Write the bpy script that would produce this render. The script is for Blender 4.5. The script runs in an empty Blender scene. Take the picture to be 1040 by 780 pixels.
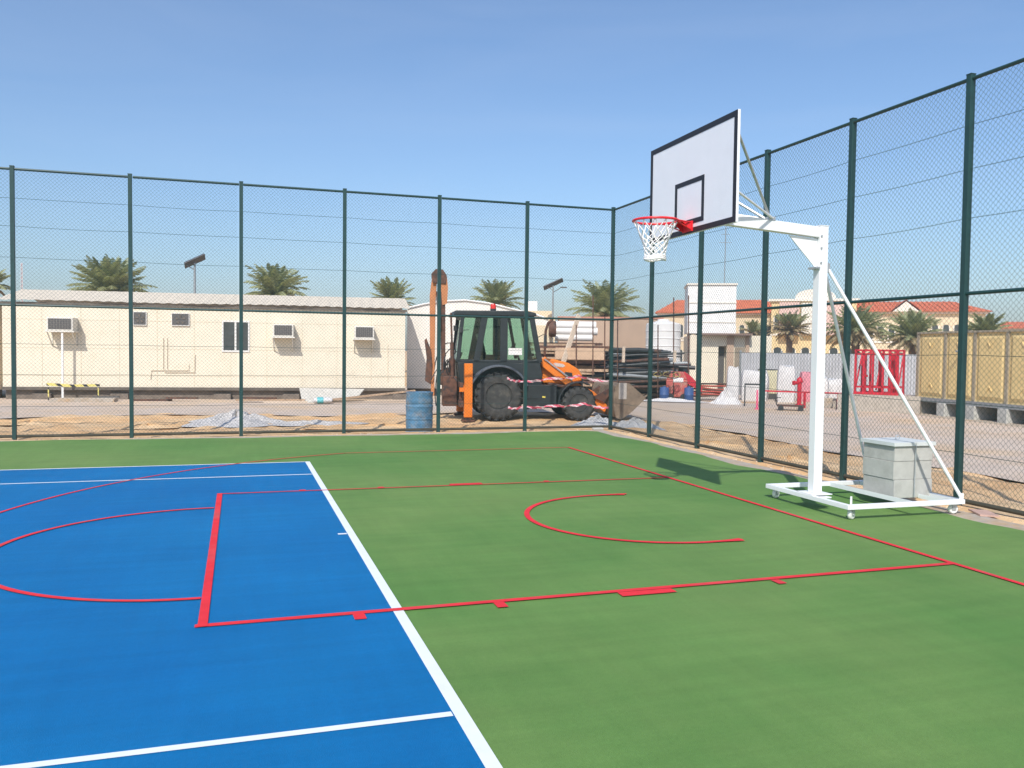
import bpy, math, random
import numpy as np
from mathutils import Vector, Matrix
random.seed(7); rng = np.random.default_rng(7)
S = bpy.context.scene
COL = S.collection
R = math.radians

# ------------------------------------------------------------------ camera
CF, CPIT, CROL, CYAW = 864.3083, 0.0387, 0.0123, 0.3118
CPOS = Vector((-5.5699, -7.9344, 1.6971))
Fw = Vector((math.sin(CYAW)*math.cos(CPIT), math.cos(CYAW)*math.cos(CPIT), -math.sin(CPIT)))
Rt0 = Vector((math.cos(CYAW), -math.sin(CYAW), 0)); Up0 = Rt0.cross(Fw)
Rt = Rt0*math.cos(CROL) + Up0*math.sin(CROL); Up = -Rt0*math.sin(CROL) + Up0*math.cos(CROL)
cam = bpy.data.cameras.new('camera'); co = bpy.data.objects.new('camera', cam); COL.objects.link(co)
M = Matrix((Rt, Up, -Fw)).transposed().to_4x4(); M.translation = CPOS
co.matrix_world = M
cam.sensor_fit = 'HORIZONTAL'; cam.sensor_width = 36; cam.lens = CF/1040*36
cam.clip_start = .05; cam.clip_end = 3000
S.camera = co
# ------------------------------------------------------------------ sky and sun
SUN = Vector((-1.75, -3.05, 3.45)).normalized()
w = bpy.data.worlds.new('World'); S.world = w; w.use_nodes = True
nt = w.node_tree; bg = nt.nodes['Background']
sky = nt.nodes.new('ShaderNodeTexSky'); sky.sky_type = 'NISHITA'; sky.sun_disc = False
sky.sun_elevation = math.asin(SUN.z); sky.sun_rotation = math.atan2(SUN.x, SUN.y)
sky.air_density = 1.1; sky.dust_density = 1.5; sky.ozone_density = 4.8; sky.altitude = 0
tint = nt.nodes.new('ShaderNodeMix'); tint.data_type = 'RGBA'; tint.blend_type = 'MULTIPLY'; tint.inputs[0].default_value = 1
tint.inputs[7].default_value = (.985, 1.02, 1.06, 1); nt.links.new(sky.outputs[0], tint.inputs[6])
wt = nt.nodes.new('ShaderNodeTexCoord'); wm = nt.nodes.new('ShaderNodeMapping'); wm.inputs['Scale'].default_value = (1.2, 1.2, 6.5); wm.inputs['Rotation'].default_value = (.12, .1, .5)
wn_ = nt.nodes.new('ShaderNodeTexNoise'); wn_.inputs['Scale'].default_value = 1.7; wn_.inputs['Detail'].default_value = 8; wn_.inputs['Roughness'].default_value = .55; wn_.inputs['Distortion'].default_value = .6
nt.links.new(wt.outputs['Generated'], wm.inputs[0]); nt.links.new(wm.outputs[0], wn_.inputs['Vector'])
wr = nt.nodes.new('ShaderNodeMapRange'); wr.inputs['From Min'].default_value = .46; wr.inputs['From Max'].default_value = .78; wr.inputs['To Max'].default_value = .07; nt.links.new(wn_.outputs[0], wr.inputs[0])
wc = nt.nodes.new('ShaderNodeMix'); wc.data_type = 'RGBA'; wc.inputs[7].default_value = (5.6, 5.9, 6.6, 1); nt.links.new(wr.outputs[0], wc.inputs[0]); nt.links.new(tint.outputs[2], wc.inputs[6])
nt.links.new(wc.outputs[2], bg.inputs[0]); bg.inputs[1].default_value = 0.142
sl = bpy.data.lights.new('sun', 'SUN'); sl.energy = 4.0; sl.angle = R(.6); sl.color = (1, .95, .87)
so = bpy.data.objects.new('sun', sl); COL.objects.link(so)
so.rotation_euler = SUN.to_track_quat('Z', 'Y').to_euler(); so.location = (-10, -20, 30)
S.view_settings.view_transform = 'Standard'; S.view_settings.look = 'None'
S.view_settings.exposure = 0.12; S.view_settings.gamma = 1
S.render.engine = 'CYCLES'

# ------------------------------------------------------------------ helpers
def ray(u, v): return Fw + Rt*((u-520)/CF) - Up*((v-390)/CF)
def at(u, v, d): return CPOS + ray(u, v)*d                 # point seen at pixel u,v, d metres deep
def gp(u, d, z=0.0):                                       # column u, depth d, height z
    a = at(u, 0, d); b = at(u, 780, d); t = (z-a.z)/(b.z-a.z); return a.lerp(b, t)
def hz(u): return 350.7 + u*.0118                          # row of the horizon in column u

MATS = {}
def mat(name, c, rough=.6, metal=0, var=.12, scale=6, bump=0, bscale=60, spec=.5, c2=None, c2scale=2, c2lo=.5, c2hi=.65, emit=None, trans=0, coat=0):
    if name in MATS: return MATS[name]
    m = bpy.data.materials.new(name); m.use_nodes = True; n = m.node_tree.nodes; l = m.node_tree.links
    b = n['Principled BSDF']; b.inputs['Roughness'].default_value = rough; b.inputs['Metallic'].default_value = metal
    b.inputs['Specular IOR Level'].default_value = spec; b.inputs['Coat Weight'].default_value = coat
    tc = n.new('ShaderNodeTexCoord')
    nz = n.new('ShaderNodeTexNoise'); nz.inputs['Scale'].default_value = scale; nz.inputs['Detail'].default_value = 6; nz.inputs['Roughness'].default_value = .6
    l.new(tc.outputs['Object'], nz.inputs['Vector'])
    mp = n.new('ShaderNodeMapRange'); mp.inputs['From Min'].default_value = .3; mp.inputs['From Max'].default_value = .7
    mp.inputs['To Min'].default_value = 1-var; mp.inputs['To Max'].default_value = 1+var
    l.new(nz.outputs[0], mp.inputs[0])
    src = None
    if c2:
        n2 = n.new('ShaderNodeTexNoise'); n2.inputs['Scale'].default_value = c2scale; n2.inputs['Detail'].default_value = 7; n2.inputs['Roughness'].default_value = .65
        l.new(tc.outputs['Object'], n2.inputs['Vector'])
        rp = n.new('ShaderNodeMapRange'); rp.inputs['From Min'].default_value = c2lo; rp.inputs['From Max'].default_value = c2hi
        l.new(n2.outputs[0], rp.inputs[0])
        mx = n.new('ShaderNodeMix'); mx.data_type = 'RGBA'; mx.inputs[6].default_value = (*c, 1); mx.inputs[7].default_value = (*c2, 1)
        l.new(rp.outputs[0], mx.inputs[0]); src = mx.outputs[2]
    vm = n.new('ShaderNodeVectorMath'); vm.operation = 'SCALE'
    if src: l.new(src, vm.inputs[0])
    else: vm.inputs[0].default_value = c
    l.new(mp.outputs[0], vm.inputs['Scale']); l.new(vm.outputs[0], b.inputs['Base Color'])
    if bump:
        nb = n.new('ShaderNodeTexNoise'); nb.inputs['Scale'].default_value = bscale; nb.inputs['Detail'].default_value = 5
        l.new(tc.outputs['Object'], nb.inputs['Vector'])
        bp = n.new('ShaderNodeBump'); bp.inputs['Strength'].default_value = bump; bp.inputs['Distance'].default_value = .02
        l.new(nb.outputs[0], bp.inputs['Height']); l.new(bp.outputs[0], b.inputs['Normal'])
    if trans: b.inputs['Transmission Weight'].default_value = trans; b.inputs['IOR'].default_value = 1.05
    MATS[name] = m; return m

class MB:
    def __init__(s): s.v = []; s.f = []; s.m = []; s.T = Matrix.Identity(4)
    def add(s, vs, fs, mi=0):
        b = len(s.v); s.v += [tuple(s.T @ Vector(p)) for p in vs]; s.f += [tuple(b+i for i in f) for f in fs]; s.m += [mi]*len(fs); return s
    def box(s, a, b, mi=0):
        x0, y0, z0 = a; x1, y1, z1 = b
        return s.add([(x0,y0,z0),(x1,y0,z0),(x1,y1,z0),(x0,y1,z0),(x0,y0,z1),(x1,y0,z1),(x1,y1,z1),(x0,y1,z1)],
              [(3,2,1,0),(4,5,6,7),(0,1,5,4),(1,2,6,5),(2,3,7,6),(3,0,4,7)], mi)
    def bar(s, p, q, wd, ht, mi=0, up=(0,0,1)):              # rectangular bar between two points
        p = Vector(p); q = Vector(q); d = (q-p).normalized(); u = Vector(up)
        if abs(d.dot(u)) > .98: u = Vector((0,1,0))
        r = d.cross(u).normalized()*wd/2; u = r.cross(d).normalized()*ht/2
        vs = [p-r-u, p+r-u, p+r+u, p-r+u, q-r-u, q+r-u, q+r+u, q-r+u]
        return s.add(vs, [(0,1,2,3),(7,6,5,4),(0,4,5,1),(1,5,6,2),(2,6,7,3),(3,7,4,0)], mi)
    def tube(s, pts, r, n=8, mi=0, closed=False, cap=True):
        pts = [Vector(p) for p in pts]; N = len(pts); vs = []; fs = []
        rr = r if isinstance(r, (list, tuple)) else [r]*N
        prev = None
        for i, p in enumerate(pts):
            a = pts[(i-1) % N] if (closed or i > 0) else p; b = pts[(i+1) % N] if (closed or i < N-1) else p
            d = (b-a).normalized()
            if prev is None:
                u = Vector((0,0,1)) if abs(d.z) < .9 else Vector((1,0,0))
            else: u = prev
            x = d.cross(u).normalized(); y = x.cross(d).normalized(); prev = y
            for k in range(n):
                t = 2*math.pi*k/n; vs.append(p + (x*math.cos(t)+y*math.sin(t))*rr[i])
        for i in range(N if closed else N-1):
            for k in range(n):
                a = i*n+k; b = i*n+(k+1) % n; c = ((i+1) % N)*n+(k+1) % n; d = ((i+1) % N)*n+k
                fs.append((a, d, c, b))
        if cap and not closed:
            fs.append(tuple(range(n))); fs.append(tuple(range((N-1)*n, N*n))[::-1])
        return s.add(vs, fs, mi)
    def prism(s, pts, a, b, axis='y', mi=0):                # outline in the other two axes
        def P(p, t): return {'y': (p[0], t, p[1]), 'x': (t, p[0], p[1]), 'z': (p[0], p[1], t)}[axis]
        n = len(pts); vs = [P(p, a) for p in pts]+[P(p, b) for p in pts]
        fs = [tuple(range(n)), tuple(range(2*n-1, n-1, -1))]+[(i, i+n, (i+1) % n+n, (i+1) % n) for i in range(n)]
        return s.add(vs, fs, mi)
    def lathe(s, prof, n=24, c=(0,0,0), axis='z', mi=0):     # prof: (r, t)
        vs = []; fs = []; N = len(prof)
        for r, t in prof:
            for k in range(n):
                a = 2*math.pi*k/n; x, y = r*math.cos(a), r*math.sin(a)
                q = {'z': (x, y, t), 'y': (x, t, y), 'x': (t, x, y)}[axis]
                vs.append((c[0]+q[0], c[1]+q[1], c[2]+q[2]))
        for i in range(N-1):
            for k in range(n): fs.append((i*n+k, i*n+(k+1) % n, (i+1)*n+(k+1) % n, (i+1)*n+k))
        fs.append(tuple(range(n))[::-1]); fs.append(tuple(range((N-1)*n, N*n)))
        return s.add(vs, fs, mi)
    def build(s, name, m, parent=None, bevel=0, smooth=False, loc=None):
        me = bpy.data.meshes.new(name); me.from_pydata(s.v, [], s.f); me.update()
        ms = m if isinstance(m, list) else [m]
        for q in ms: me.materials.append(q)
        if len(ms) > 1: me.polygons.foreach_set('material_index', s.m)
        import bmesh
        bm = bmesh.new(); bm.from_mesh(me); bmesh.ops.recalc_face_normals(bm, faces=bm.faces); bm.to_mesh(me); bm.free()
        if smooth:
            me.polygons.foreach_set('use_smooth', [True]*len(me.polygons))
            me.set_sharp_from_angle(angle=R(40))
        o = bpy.data.objects.new(name, me); COL.objects.link(o)
        if parent: o.parent = parent
        if loc: o.location = loc
        if bevel:
            bv = o.modifiers.new('bevel', 'BEVEL'); bv.width = bevel; bv.segments = 2; bv.limit_method = 'ANGLE'; bv.angle_limit = R(40)
        return o
def tag(o, label=None, cat=None, group=None, kind=None):
    for k, v in (('label', label), ('category', cat), ('group', group), ('kind', kind)):
        if v: o[k] = v
    return o
def thing(name, label, cat, loc=(0,0,0), rz=0, group=None):
    o = bpy.data.objects.new(name, None); COL.objects.link(o); o.location = loc; o.rotation_euler = (0,0,rz)
    o.empty_display_size = .2
    return tag(o, label, cat, group)
def copy_tree(o, parent=None):
    c = o.copy(); COL.objects.link(c); c.parent = parent
    for ch in o.children: copy_tree(ch, c)
    return c
def facing(u, extra=0):                                     # rotation that turns local -y to the camera
    d = ray(u, 360); return -math.atan2(d.x, d.y)+extra

# ------------------------------------------------------------------ materials
GREEN = (.101, .218, .054); BLUE = (.002, .128, .345)
mgreen = mat('green_court_paint', GREEN, .72, var=.07, scale=.9, bump=.3, bscale=220, spec=.16, c2=(.158,.256,.074), c2scale=.28, c2lo=.38, c2hi=.66)
mblue = mat('blue_court_paint', BLUE, .68, var=.06, scale=.9, bump=.3, bscale=220, spec=.16, c2=(.004,.160,.385), c2scale=.4, c2lo=.35, c2hi=.7)
mwhite_line = mat('white_line_paint', (.72,.76,.80), .75, var=.04, scale=8)
for _cm in (mgreen, mblue):                                     # roller streaks and scuffs rolled into the coating
    _n = _cm.node_tree.nodes; _l = _cm.node_tree.links; _b = _n['Principled BSDF']; _src = _b.inputs['Base Color'].links[0].from_socket
    _tc = _n.new('ShaderNodeTexCoord'); _cur = _src
    for _sc, _ns, _amt in (((.5,5,1), 1.6, .06), ((1,1,1), 46, .05), ((9,.8,1), 1.1, .035)):
        _mp = _n.new('ShaderNodeMapping'); _mp.inputs['Scale'].default_value = _sc; _nz = _n.new('ShaderNodeTexNoise'); _nz.inputs['Scale'].default_value = _ns; _nz.inputs['Detail'].default_value = 5
        _mr = _n.new('ShaderNodeMapRange'); _mr.inputs['From Min'].default_value = .3; _mr.inputs['From Max'].default_value = .7; _mr.inputs['To Min'].default_value = 1-_amt; _mr.inputs['To Max'].default_value = 1+_amt
        _vm = _n.new('ShaderNodeVectorMath'); _vm.operation = 'SCALE'
        _l.new(_tc.outputs['Object'], _mp.inputs[0]); _l.new(_mp.outputs[0], _nz.inputs['Vector']); _l.new(_nz.outputs[0], _mr.inputs[0]); _l.new(_cur, _vm.inputs[0]); _l.new(_mr.outputs[0], _vm.inputs['Scale']); _cur = _vm.outputs[0]
    _l.new(_cur, _b.inputs['Base Color'])
mred_line = mat('red_line_paint', (.70,.030,.042), .75, var=.12, scale=5, spec=.25, c2=(.55,.09,.09), c2scale=1.2, c2lo=.5, c2hi=.75)
msand = mat('orange_sand', (.66,.40,.19), .95, var=.22, scale=1.6, bump=1, bscale=14, c2=(.70,.49,.28), c2scale=.5, c2lo=.4, c2hi=.62)
mroad = mat('dusty_paving', (.54,.44,.36), .9, var=.10, scale=1.5, bump=.4, bscale=60, c2=(.56,.41,.27), c2scale=.30, c2lo=.46, c2hi=.66)
mconc = mat('pale_concrete', (.42,.37,.31), .9, var=.15, scale=7, bump=.6, bscale=60, c2=(.45,.32,.20), c2scale=3, c2lo=.45, c2hi=.65)
mpost = mat('dark_green_coated_steel', (.012,.050,.048), .45, var=.15, scale=9)
mwire = mat('green_coated_wire', (.014,.055,.05), .5, var=.05)
mfoot = mat('dark_muddy_rail', (.05,.05,.035), .8, var=.4, scale=4)
mwhite = mat('white_painted_steel', (.82,.83,.84), .38, var=.03, scale=4)
mboard = mat('white_board_laminate', (.80,.80,.83), .35, var=.02)
mblack = mat('black_board_tape', (.012,.012,.018), .5, var=.1)
mrim = mat('red_rim_paint', (.75,.02,.03), .4, var=.08)
mgalv = mat('galvanised_steel', (.50,.53,.54), .4, metal=.6, var=.12, scale=20)
mnet = mat('white_nylon_net', (.82,.80,.78), .8, var=.05)
mblock = mat('grey_cast_concrete', (.47,.465,.43), .85, var=.10, scale=9, bump=.3, bscale=90, c2=(.40,.395,.36), c2scale=5, c2lo=.5, c2hi=.7)
mlid = mat('grey_painted_plate', (.60,.63,.62), .5, var=.05)
mcream = mat('cream_cabin_panel', (.74,.665,.525), .6, var=.04, scale=2, c2=(.67,.585,.44), c2scale=1.2, c2lo=.55, c2hi=.8)
mcreamroof = mat('beige_roof_sheet', (.68,.59,.46), .6, var=.08, scale=3)
mdarktrim = mat('dark_dusty_trim', (.13,.11,.09), .8, var=.3, scale=4)
mwall2 = mat('off_white_sheet', (.76,.71,.64), .6, var=.06, scale=1.5)
mglassdark = mat('dark_window_glass', (.06,.07,.07), .12, var=.3, scale=3)
mframe = mat('white_window_frame', (.72,.70,.66), .5, var=.05)
mac = mat('ac_casing', (.70,.67,.60), .5, var=.08)
mgrille = mat('ac_grille', (.10,.095,.09), .6, var=.3, scale=30)
mblockwall = mat('dusty_concrete_block', (.19,.155,.125), .95, var=.25, scale=6, bump=.5)
mwood = mat('weathered_timber', (.42,.29,.19), .85, var=.3, scale=8, bump=.3)
mpalewood = mat('pale_plank', (.62,.50,.38), .8, var=.12, scale=8)
myellow = mat('yellow_tape', (.75,.62,.10), .5, var=.1)
mtyre = mat('dusty_tyre_rubber', (.055,.056,.056), .9, var=.35, scale=12, bump=.5, spec=.2, c2=(.10,.095,.085), c2scale=5, c2lo=.42, c2hi=.75)
morange = mat('orange_machine_paint', (.78,.20,.015), .42, var=.10, scale=6, c2=(.62,.20,.04), c2scale=5, c2lo=.55, c2hi=.75)
mgreycab = mat('charcoal_cab_paint', (.022,.028,.030), .5, var=.25, scale=7)
mfender = mat('grey_fender', (.085,.10,.125), .55, var=.2)
mrust = mat('greasy_rusty_steel', (.12,.055,.035), .75, var=.4, scale=10, c2=(.04,.03,.028), c2scale=6)
mbucket = mat('dusty_bucket_steel', (.27,.20,.14), .75, var=.2, scale=5, c2=(.18,.12,.08), c2scale=4)
mcabglass = bpy.data.materials.new('green_cab_glass'); mcabglass.use_nodes = True
_n = mcabglass.node_tree.nodes; _l = mcabglass.node_tree.links; _n.remove(_n['Principled BSDF'])
_t = _n.new('ShaderNodeBsdfTransparent'); _t.inputs[0].default_value = (.70,.83,.76,1); _g = _n.new('ShaderNodeBsdfGlossy'); _g.inputs['Roughness'].default_value = .03
_fr = _n.new('ShaderNodeFresnel'); _fr.inputs[0].default_value = 1.6; _mx = _n.new('ShaderNodeMixShader')
_l.new(_fr.outputs[0], _mx.inputs[0]); _l.new(_t.outputs[0], _mx.inputs[1]); _l.new(_g.outputs[0], _mx.inputs[2]); _l.new(_mx.outputs[0], _n['Material Output'].inputs[0])
mbarrel = mat('faded_blue_drum', (.09,.22,.36), .6, var=.25, scale=7, c2=(.24,.26,.28), c2scale=5, c2lo=.48, c2hi=.7)
mpalm = mat('palm_leaf', (.35,.37,.20), .55, var=.3, scale=1.5)
for _pm, _tc in ((mpalm, (.30,.36,.12)),):
    _n = _pm.node_tree.nodes; _l = _pm.node_tree.links; _tr = _n.new('ShaderNodeBsdfTranslucent'); _tr.inputs[0].default_value = (*_tc, 1)
    _ms = _n.new('ShaderNodeMixShader'); _ms.inputs[0].default_value = .35
    _l.new(_n['Principled BSDF'].outputs[0], _ms.inputs[1]); _l.new(_tr.outputs[0], _ms.inputs[2]); _l.new(_ms.outputs[0], _n['Material Output'].inputs['Surface'])
mpalmdry = mat('dry_palm_leaf', (.27,.21,.11), .8, var=.3, scale=2)
mpalmtrunk = mat('palm_trunk', (.14,.10,.07), .95, var=.3, scale=6, bump=1, bscale=9)
mtile = mat('orange_roof_tile', (.62,.17,.075), .8, var=.22, scale=1.2)
mvilla = mat('cream_villa_render', (.70,.58,.40), .85, var=.06, scale=.6)
mvillay = mat('yellow_villa_render', (.74,.58,.32), .85, var=.06, scale=.6)
mpink = mat('pink_render', (.68,.48,.42), .85, var=.1, scale=.6)
mtrimw = mat('white_stone_trim', (.76,.71,.62), .8, var=.05)
mgrp = mat('yellow_tank_panel', (.72,.54,.255), .7, var=.07, scale=2, spec=.3)
mgrpflange = mat('tank_flange', (.34,.29,.21), .7, var=.15)
mredp = mat('red_oxide_paint', (.52,.018,.035), .5, var=.2, scale=5)
mcorr = mat('grey_sheet_fence', (.47,.47,.48), .6, var=.10, scale=2)
mblackpipe = mat('black_plastic_pipe', (.035,.037,.04), .38, var=.35, scale=9)
mwhitep = mat('white_plastic', (.80,.78,.75), .5, var=.06)
mcloth = mat('white_woven_sack', (.62,.60,.585), .8, var=.10, scale=6, bump=.4, bscale=20)
mtarp = mat('grey_dusty_sheet', (.40,.40,.40), .55, var=.15, scale=5, bump=.6, bscale=12)
mgravel = mat('pale_gravel', (.56,.53,.50), .95, var=.5, scale=28, bump=1, bscale=40)
mbluep = mat('blue_plastic', (.045,.10,.26), .5, var=.15)
mpinkcloth = mat('pink_cloth', (.62,.25,.29), .85, var=.2, scale=5)
msolar = mat('solar_cells', (.03,.035,.06), .25, var=.2)
mpole = mat('grey_pole', (.30,.32,.33), .5, metal=.3, var=.1)
mhoard = mat('beige_hoarding', (.46,.33,.24), .85, var=.08, scale=1)
mbrowndoor = mat('brown_door', (.16,.035,.025), .6, var=.2)
mtaperw = mat('red_white_tape', (.80,.30,.36), .5)
mstop = mat('cyan_print', (.12,.45,.48), .5, var=.05)

# ------------------------------------------------------------------ ground, road, court
def sand_h(x, y):
    h = (.035*np.sin(x*1.7+np.sin(y*1.1)*1.5)*np.sin(y*1.3+np.cos(x*.8)) + .02*np.sin(x*4.1+y*2.7)*np.sin(y*5.3-x*1.9)+.012*np.sin(x*9+2*np.sin(y*7))*np.sin(y*11))
    near = np.clip(1-(np.maximum(np.abs(x)-14, np.abs(y-5)-14))/6, 0, 1)
    # bank under the fence, lower ground outside
    out = np.maximum(x-2.4, y-9.53)
    base = -.03 - .07*np.clip((out-.1)/1.2, 0, 1)
    z = base + h*near*np.clip((out+.35)/.8, .15, 1)
    court = (x < 1.7) & (y < 8.6)
    z = np.where(court, -.12, z)
    z = np.where(road_in(x, y), -.125, z)
    return z
def road_edge_y(x): return 15.6 + .5*np.sin(x*.6)+.15*np.sin(x*2.3) - 4*np.clip((x-1.5)/4, 0, 1)**2
def road_edge_x(y): return 5.0 + .18*np.sin(y*.9)+.07*np.sin(y*3.1)
def road_in(x, y, e=.35): return ((y > road_edge_y(x)+e) & (y < 34) & (x > -40)) | ((x > road_edge_x(y)+e) & (y < 34) & (x < 60))
ax = np.unique(np.concatenate([np.linspace(-600, -30, 10), np.arange(-30, -14, .8), np.arange(-14, 9, .12), np.arange(9, 40, 1.), np.linspace(40, 900, 12)]))
ay = np.unique(np.concatenate([np.linspace(-300, -8, 12), np.arange(-8, 8, .2), np.arange(8, 20, .1), np.arange(20, 50, 1.), np.linspace(50, 1200, 14)]))
X, Y = np.meshgrid(ax, ay); Z = sand_h(X, Y)
def grid_obj(name, X, Y, Z, m):
    ny, nx = X.shape; co_ = np.stack([X, Y, Z], -1).reshape(-1, 3)
    i = np.arange(nx*ny).reshape(ny, nx); f = np.stack([i[:-1, :-1], i[:-1, 1:], i[1:, 1:], i[1:, :-1]], -1).reshape(-1, 4)
    me = bpy.data.meshes.new(name); me.from_pydata(co_.tolist(), [], f.tolist()); me.materials.append(m)
    me.polygons.foreach_set('use_smooth', [True]*len(me.polygons))
    o = bpy.data.objects.new(name, me); COL.objects.link(o); return o
tag(grid_obj('ground', X, Y, Z, msand), kind='structure')
# road: strip behind the machine and open yard to the right
b = MB()
xs = [x*.5 for x in range(-80, 121)]; ys_ = []
lo = []
for x in xs:
    if x < 4.6: lo.append((x, float(road_edge_y(np.array(x)))))
vs = lo[:]
for k in range(0, 60):
    y = 11 - k*.6
    vs.append((float(road_edge_x(np.array(y))), y))
vs += [(60, -25), (60, 33), (-40, 33)]
b.add([(x, y, -.088) for x, y in vs], [tuple(range(len(vs)))])
tag(b.build('road', mroad), kind='structure')
# court slab (concrete) with a ragged painted edge
def wob(t, s=1): return .06*math.sin(t*1.3*s)+.05*math.sin(t*2.9*s+1)+.02*math.sin(t*7.1*s)
b = MB(); b.box((-16, -22, -.25), (2.02, 9.12, -.004)); tag(b.build('court_slab', mconc), kind='structure')
edge = [(x, 8.92+wob(x)*.8+ .10*math.sin(x*.5)) for x in np.arange(-16, 1.6, .25)] + [(1.78+wob(y)*.9, y) for y in np.arange(8.8, -22, -.25)] + [(-16, -22)]
b = MB(); b.add([(x, y, 0) for x, y in edge], [tuple(range(len(edge)))]); tag(b.build('court_green_surface', mgreen), kind='structure')
b = MB(); b.add([(-14.5,-14,.003),(-4.58,-14,.003),(-4.58,5.07,.003),(-14.5,5.07,.003)], [(0,1,2,3)]); tag(b.build('court_blue_surface', mblue), kind='structure')
def strip(pts, wd, z, mb):
    pts = [Vector((p[0], p[1], 0)) for p in pts]; n = len(pts); L = []
    for i, p in enumerate(pts):
        d = (pts[min(i+1, n-1)]-pts[max(i-1, 0)]).normalized(); q = Vector((-d.y, d.x, 0))*wd/2
        L += [(p.x-q.x, p.y-q.y, z), (p.x+q.x, p.y+q.y, z)]
    mb.add(L, [(2*i, 2*i+2, 2*i+3, 2*i+1) for i in range(n-1)])
b = MB()
strip([(-4.58,-14),(-4.58,5.09)], .068, .006, b)
strip([(-14.5,5.065),(-4.62,5.065)], .05, .006, b)
strip([(-14.5,3.76),(-4.62,3.76)], .045, .006, b)
strip([(-14.5,-4.14),(-4.62,-4.14)], .05, .006, b)
strip([(-4.70,-.10),(-4.62,-.10)], .05, .006, b)
tag(b.build('white_court_lines', mwhite_line), kind='structure')
b = MB(); z = .009
strip([(0,6.05),(0,-9)], .052, z, b)                              # end line
strip([(-5.82,-2.50),(-.025,-2.48)], .058, z, b)
strip([(-5.745,2.40),(-.025,2.36)], .038, z, b)
strip([(-5.775,-2.53),(-5.77,2.42)], .058, z+.002, b)
strip([(-1.5+1.27*math.cos(t), 1.27*math.sin(t)) for t in np.linspace(R(76), R(284), 50)], .056, z, b)
strip([(-1.5,1.27),(-1.15,1.27)], .05, z+.002, b); strip([(-1.5,-1.27),(-1.2,-1.29)], .05, z+.002, b)
strip([(-5.81+1.70*math.cos(t), -.20+1.70*math.sin(t)) for t in np.linspace(R(90), R(270), 60)], .046, z+.002, b)
a0 = math.acos(2.35/6.65)
strip([(-1.5-6.65*math.cos(t), -.2+6.65*math.sin(t)) for t in np.linspace(1.20, -1.20, 110)], .036, z, b)
strip([(-3.93,6.0),(-.025,6.03)], .034, z, b)
for x0, x1 in ((-4.875,-4.80),(-3.94,-3.865),(-1.775,-1.705)):
    b.add([(x0,-2.635,z),(x1,-2.635,z),(x1,-2.525,z),(x0,-2.525,z)], [(0,1,2,3)])
    b.add([(x0,2.405,z),(x1,2.405,z),(x1,2.47,z),(x0,2.47,z)], [(0,1,2,3)])
b.add([(-3.03,-2.62,z),(-2.61,-2.62,z),(-2.61,-2.525,z),(-3.03,-2.525,z)], [(0,1,2,3)])
b.add([(-3.03,2.405,z),(-2.61,2.405,z),(-2.61,2.50,z),(-3.03,2.50,z)], [(0,1,2,3)])
tag(b.build('red_court_lines', mred_line), kind='structure')

# ------------------------------------------------------------------ fences
FH = 4.86
def chain(name, L, parent, org, along, z0=.04, z1=FH+.025):
    a, h, r = .0345, .034, .0021
    K = int(L/a); J = int((z1-z0)/h)
    k = np.arange(K); j = np.arange(J+1)
    kk, jj = np.meshgrid(k, j, indexing='ij')
    s = (kk + ((jj+kk) % 2))*a + rng.normal(0, .0012, kk.shape)
    zz = z0 + jj*h
    off = np.where((jj+kk) % 2 == 0, .0025, -.0025) + .006*np.sin(s*2.1+rng.uniform(0,6))*np.sin(zz*1.7+rng.uniform(0,6))
    tri = np.array([(0, 1.), (.87, -.5), (-.87, -.5)])*r
    nx = -along[1]; ny = along[0]
    V = np.zeros((K, J+1, 3, 3))
    for t in range(3):
        V[..., t, 0] = org[0]+along[0]*(s+tri[t, 0])+nx*(off+tri[t, 1])
        V[..., t, 1] = org[1]+along[1]*(s+tri[t, 0])+ny*(off+tri[t, 1])
        V[..., t, 2] = zz
    idx = np.arange(K*(J+1)*3).reshape(K, J+1, 3)
    F = []
    for t in range(3):
        u = (t+1) % 3
        F.append(np.stack([idx[:, :-1, t], idx[:, :-1, u], idx[:, 1:, u], idx[:, 1:, t]], -1).reshape(-1, 4))
    F = np.concatenate(F); me = bpy.data.meshes.new(name)
    me.vertices.add(V.size//3); me.vertices.foreach_set('co', V.ravel().astype(np.float32))
    me.loops.add(F.size); me.loops.foreach_set('vertex_index', F.ravel().astype(np.int32))
    me.polygons.add(len(F)); me.polygons.foreach_set('loop_start', np.arange(0, F.size, 4, dtype=np.int32))
    me.update(calc_edges=True); me.materials.append(mwire)
    o = bpy.data.objects.new(name, me); COL.objects.link(o); o.parent = parent; return o
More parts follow.
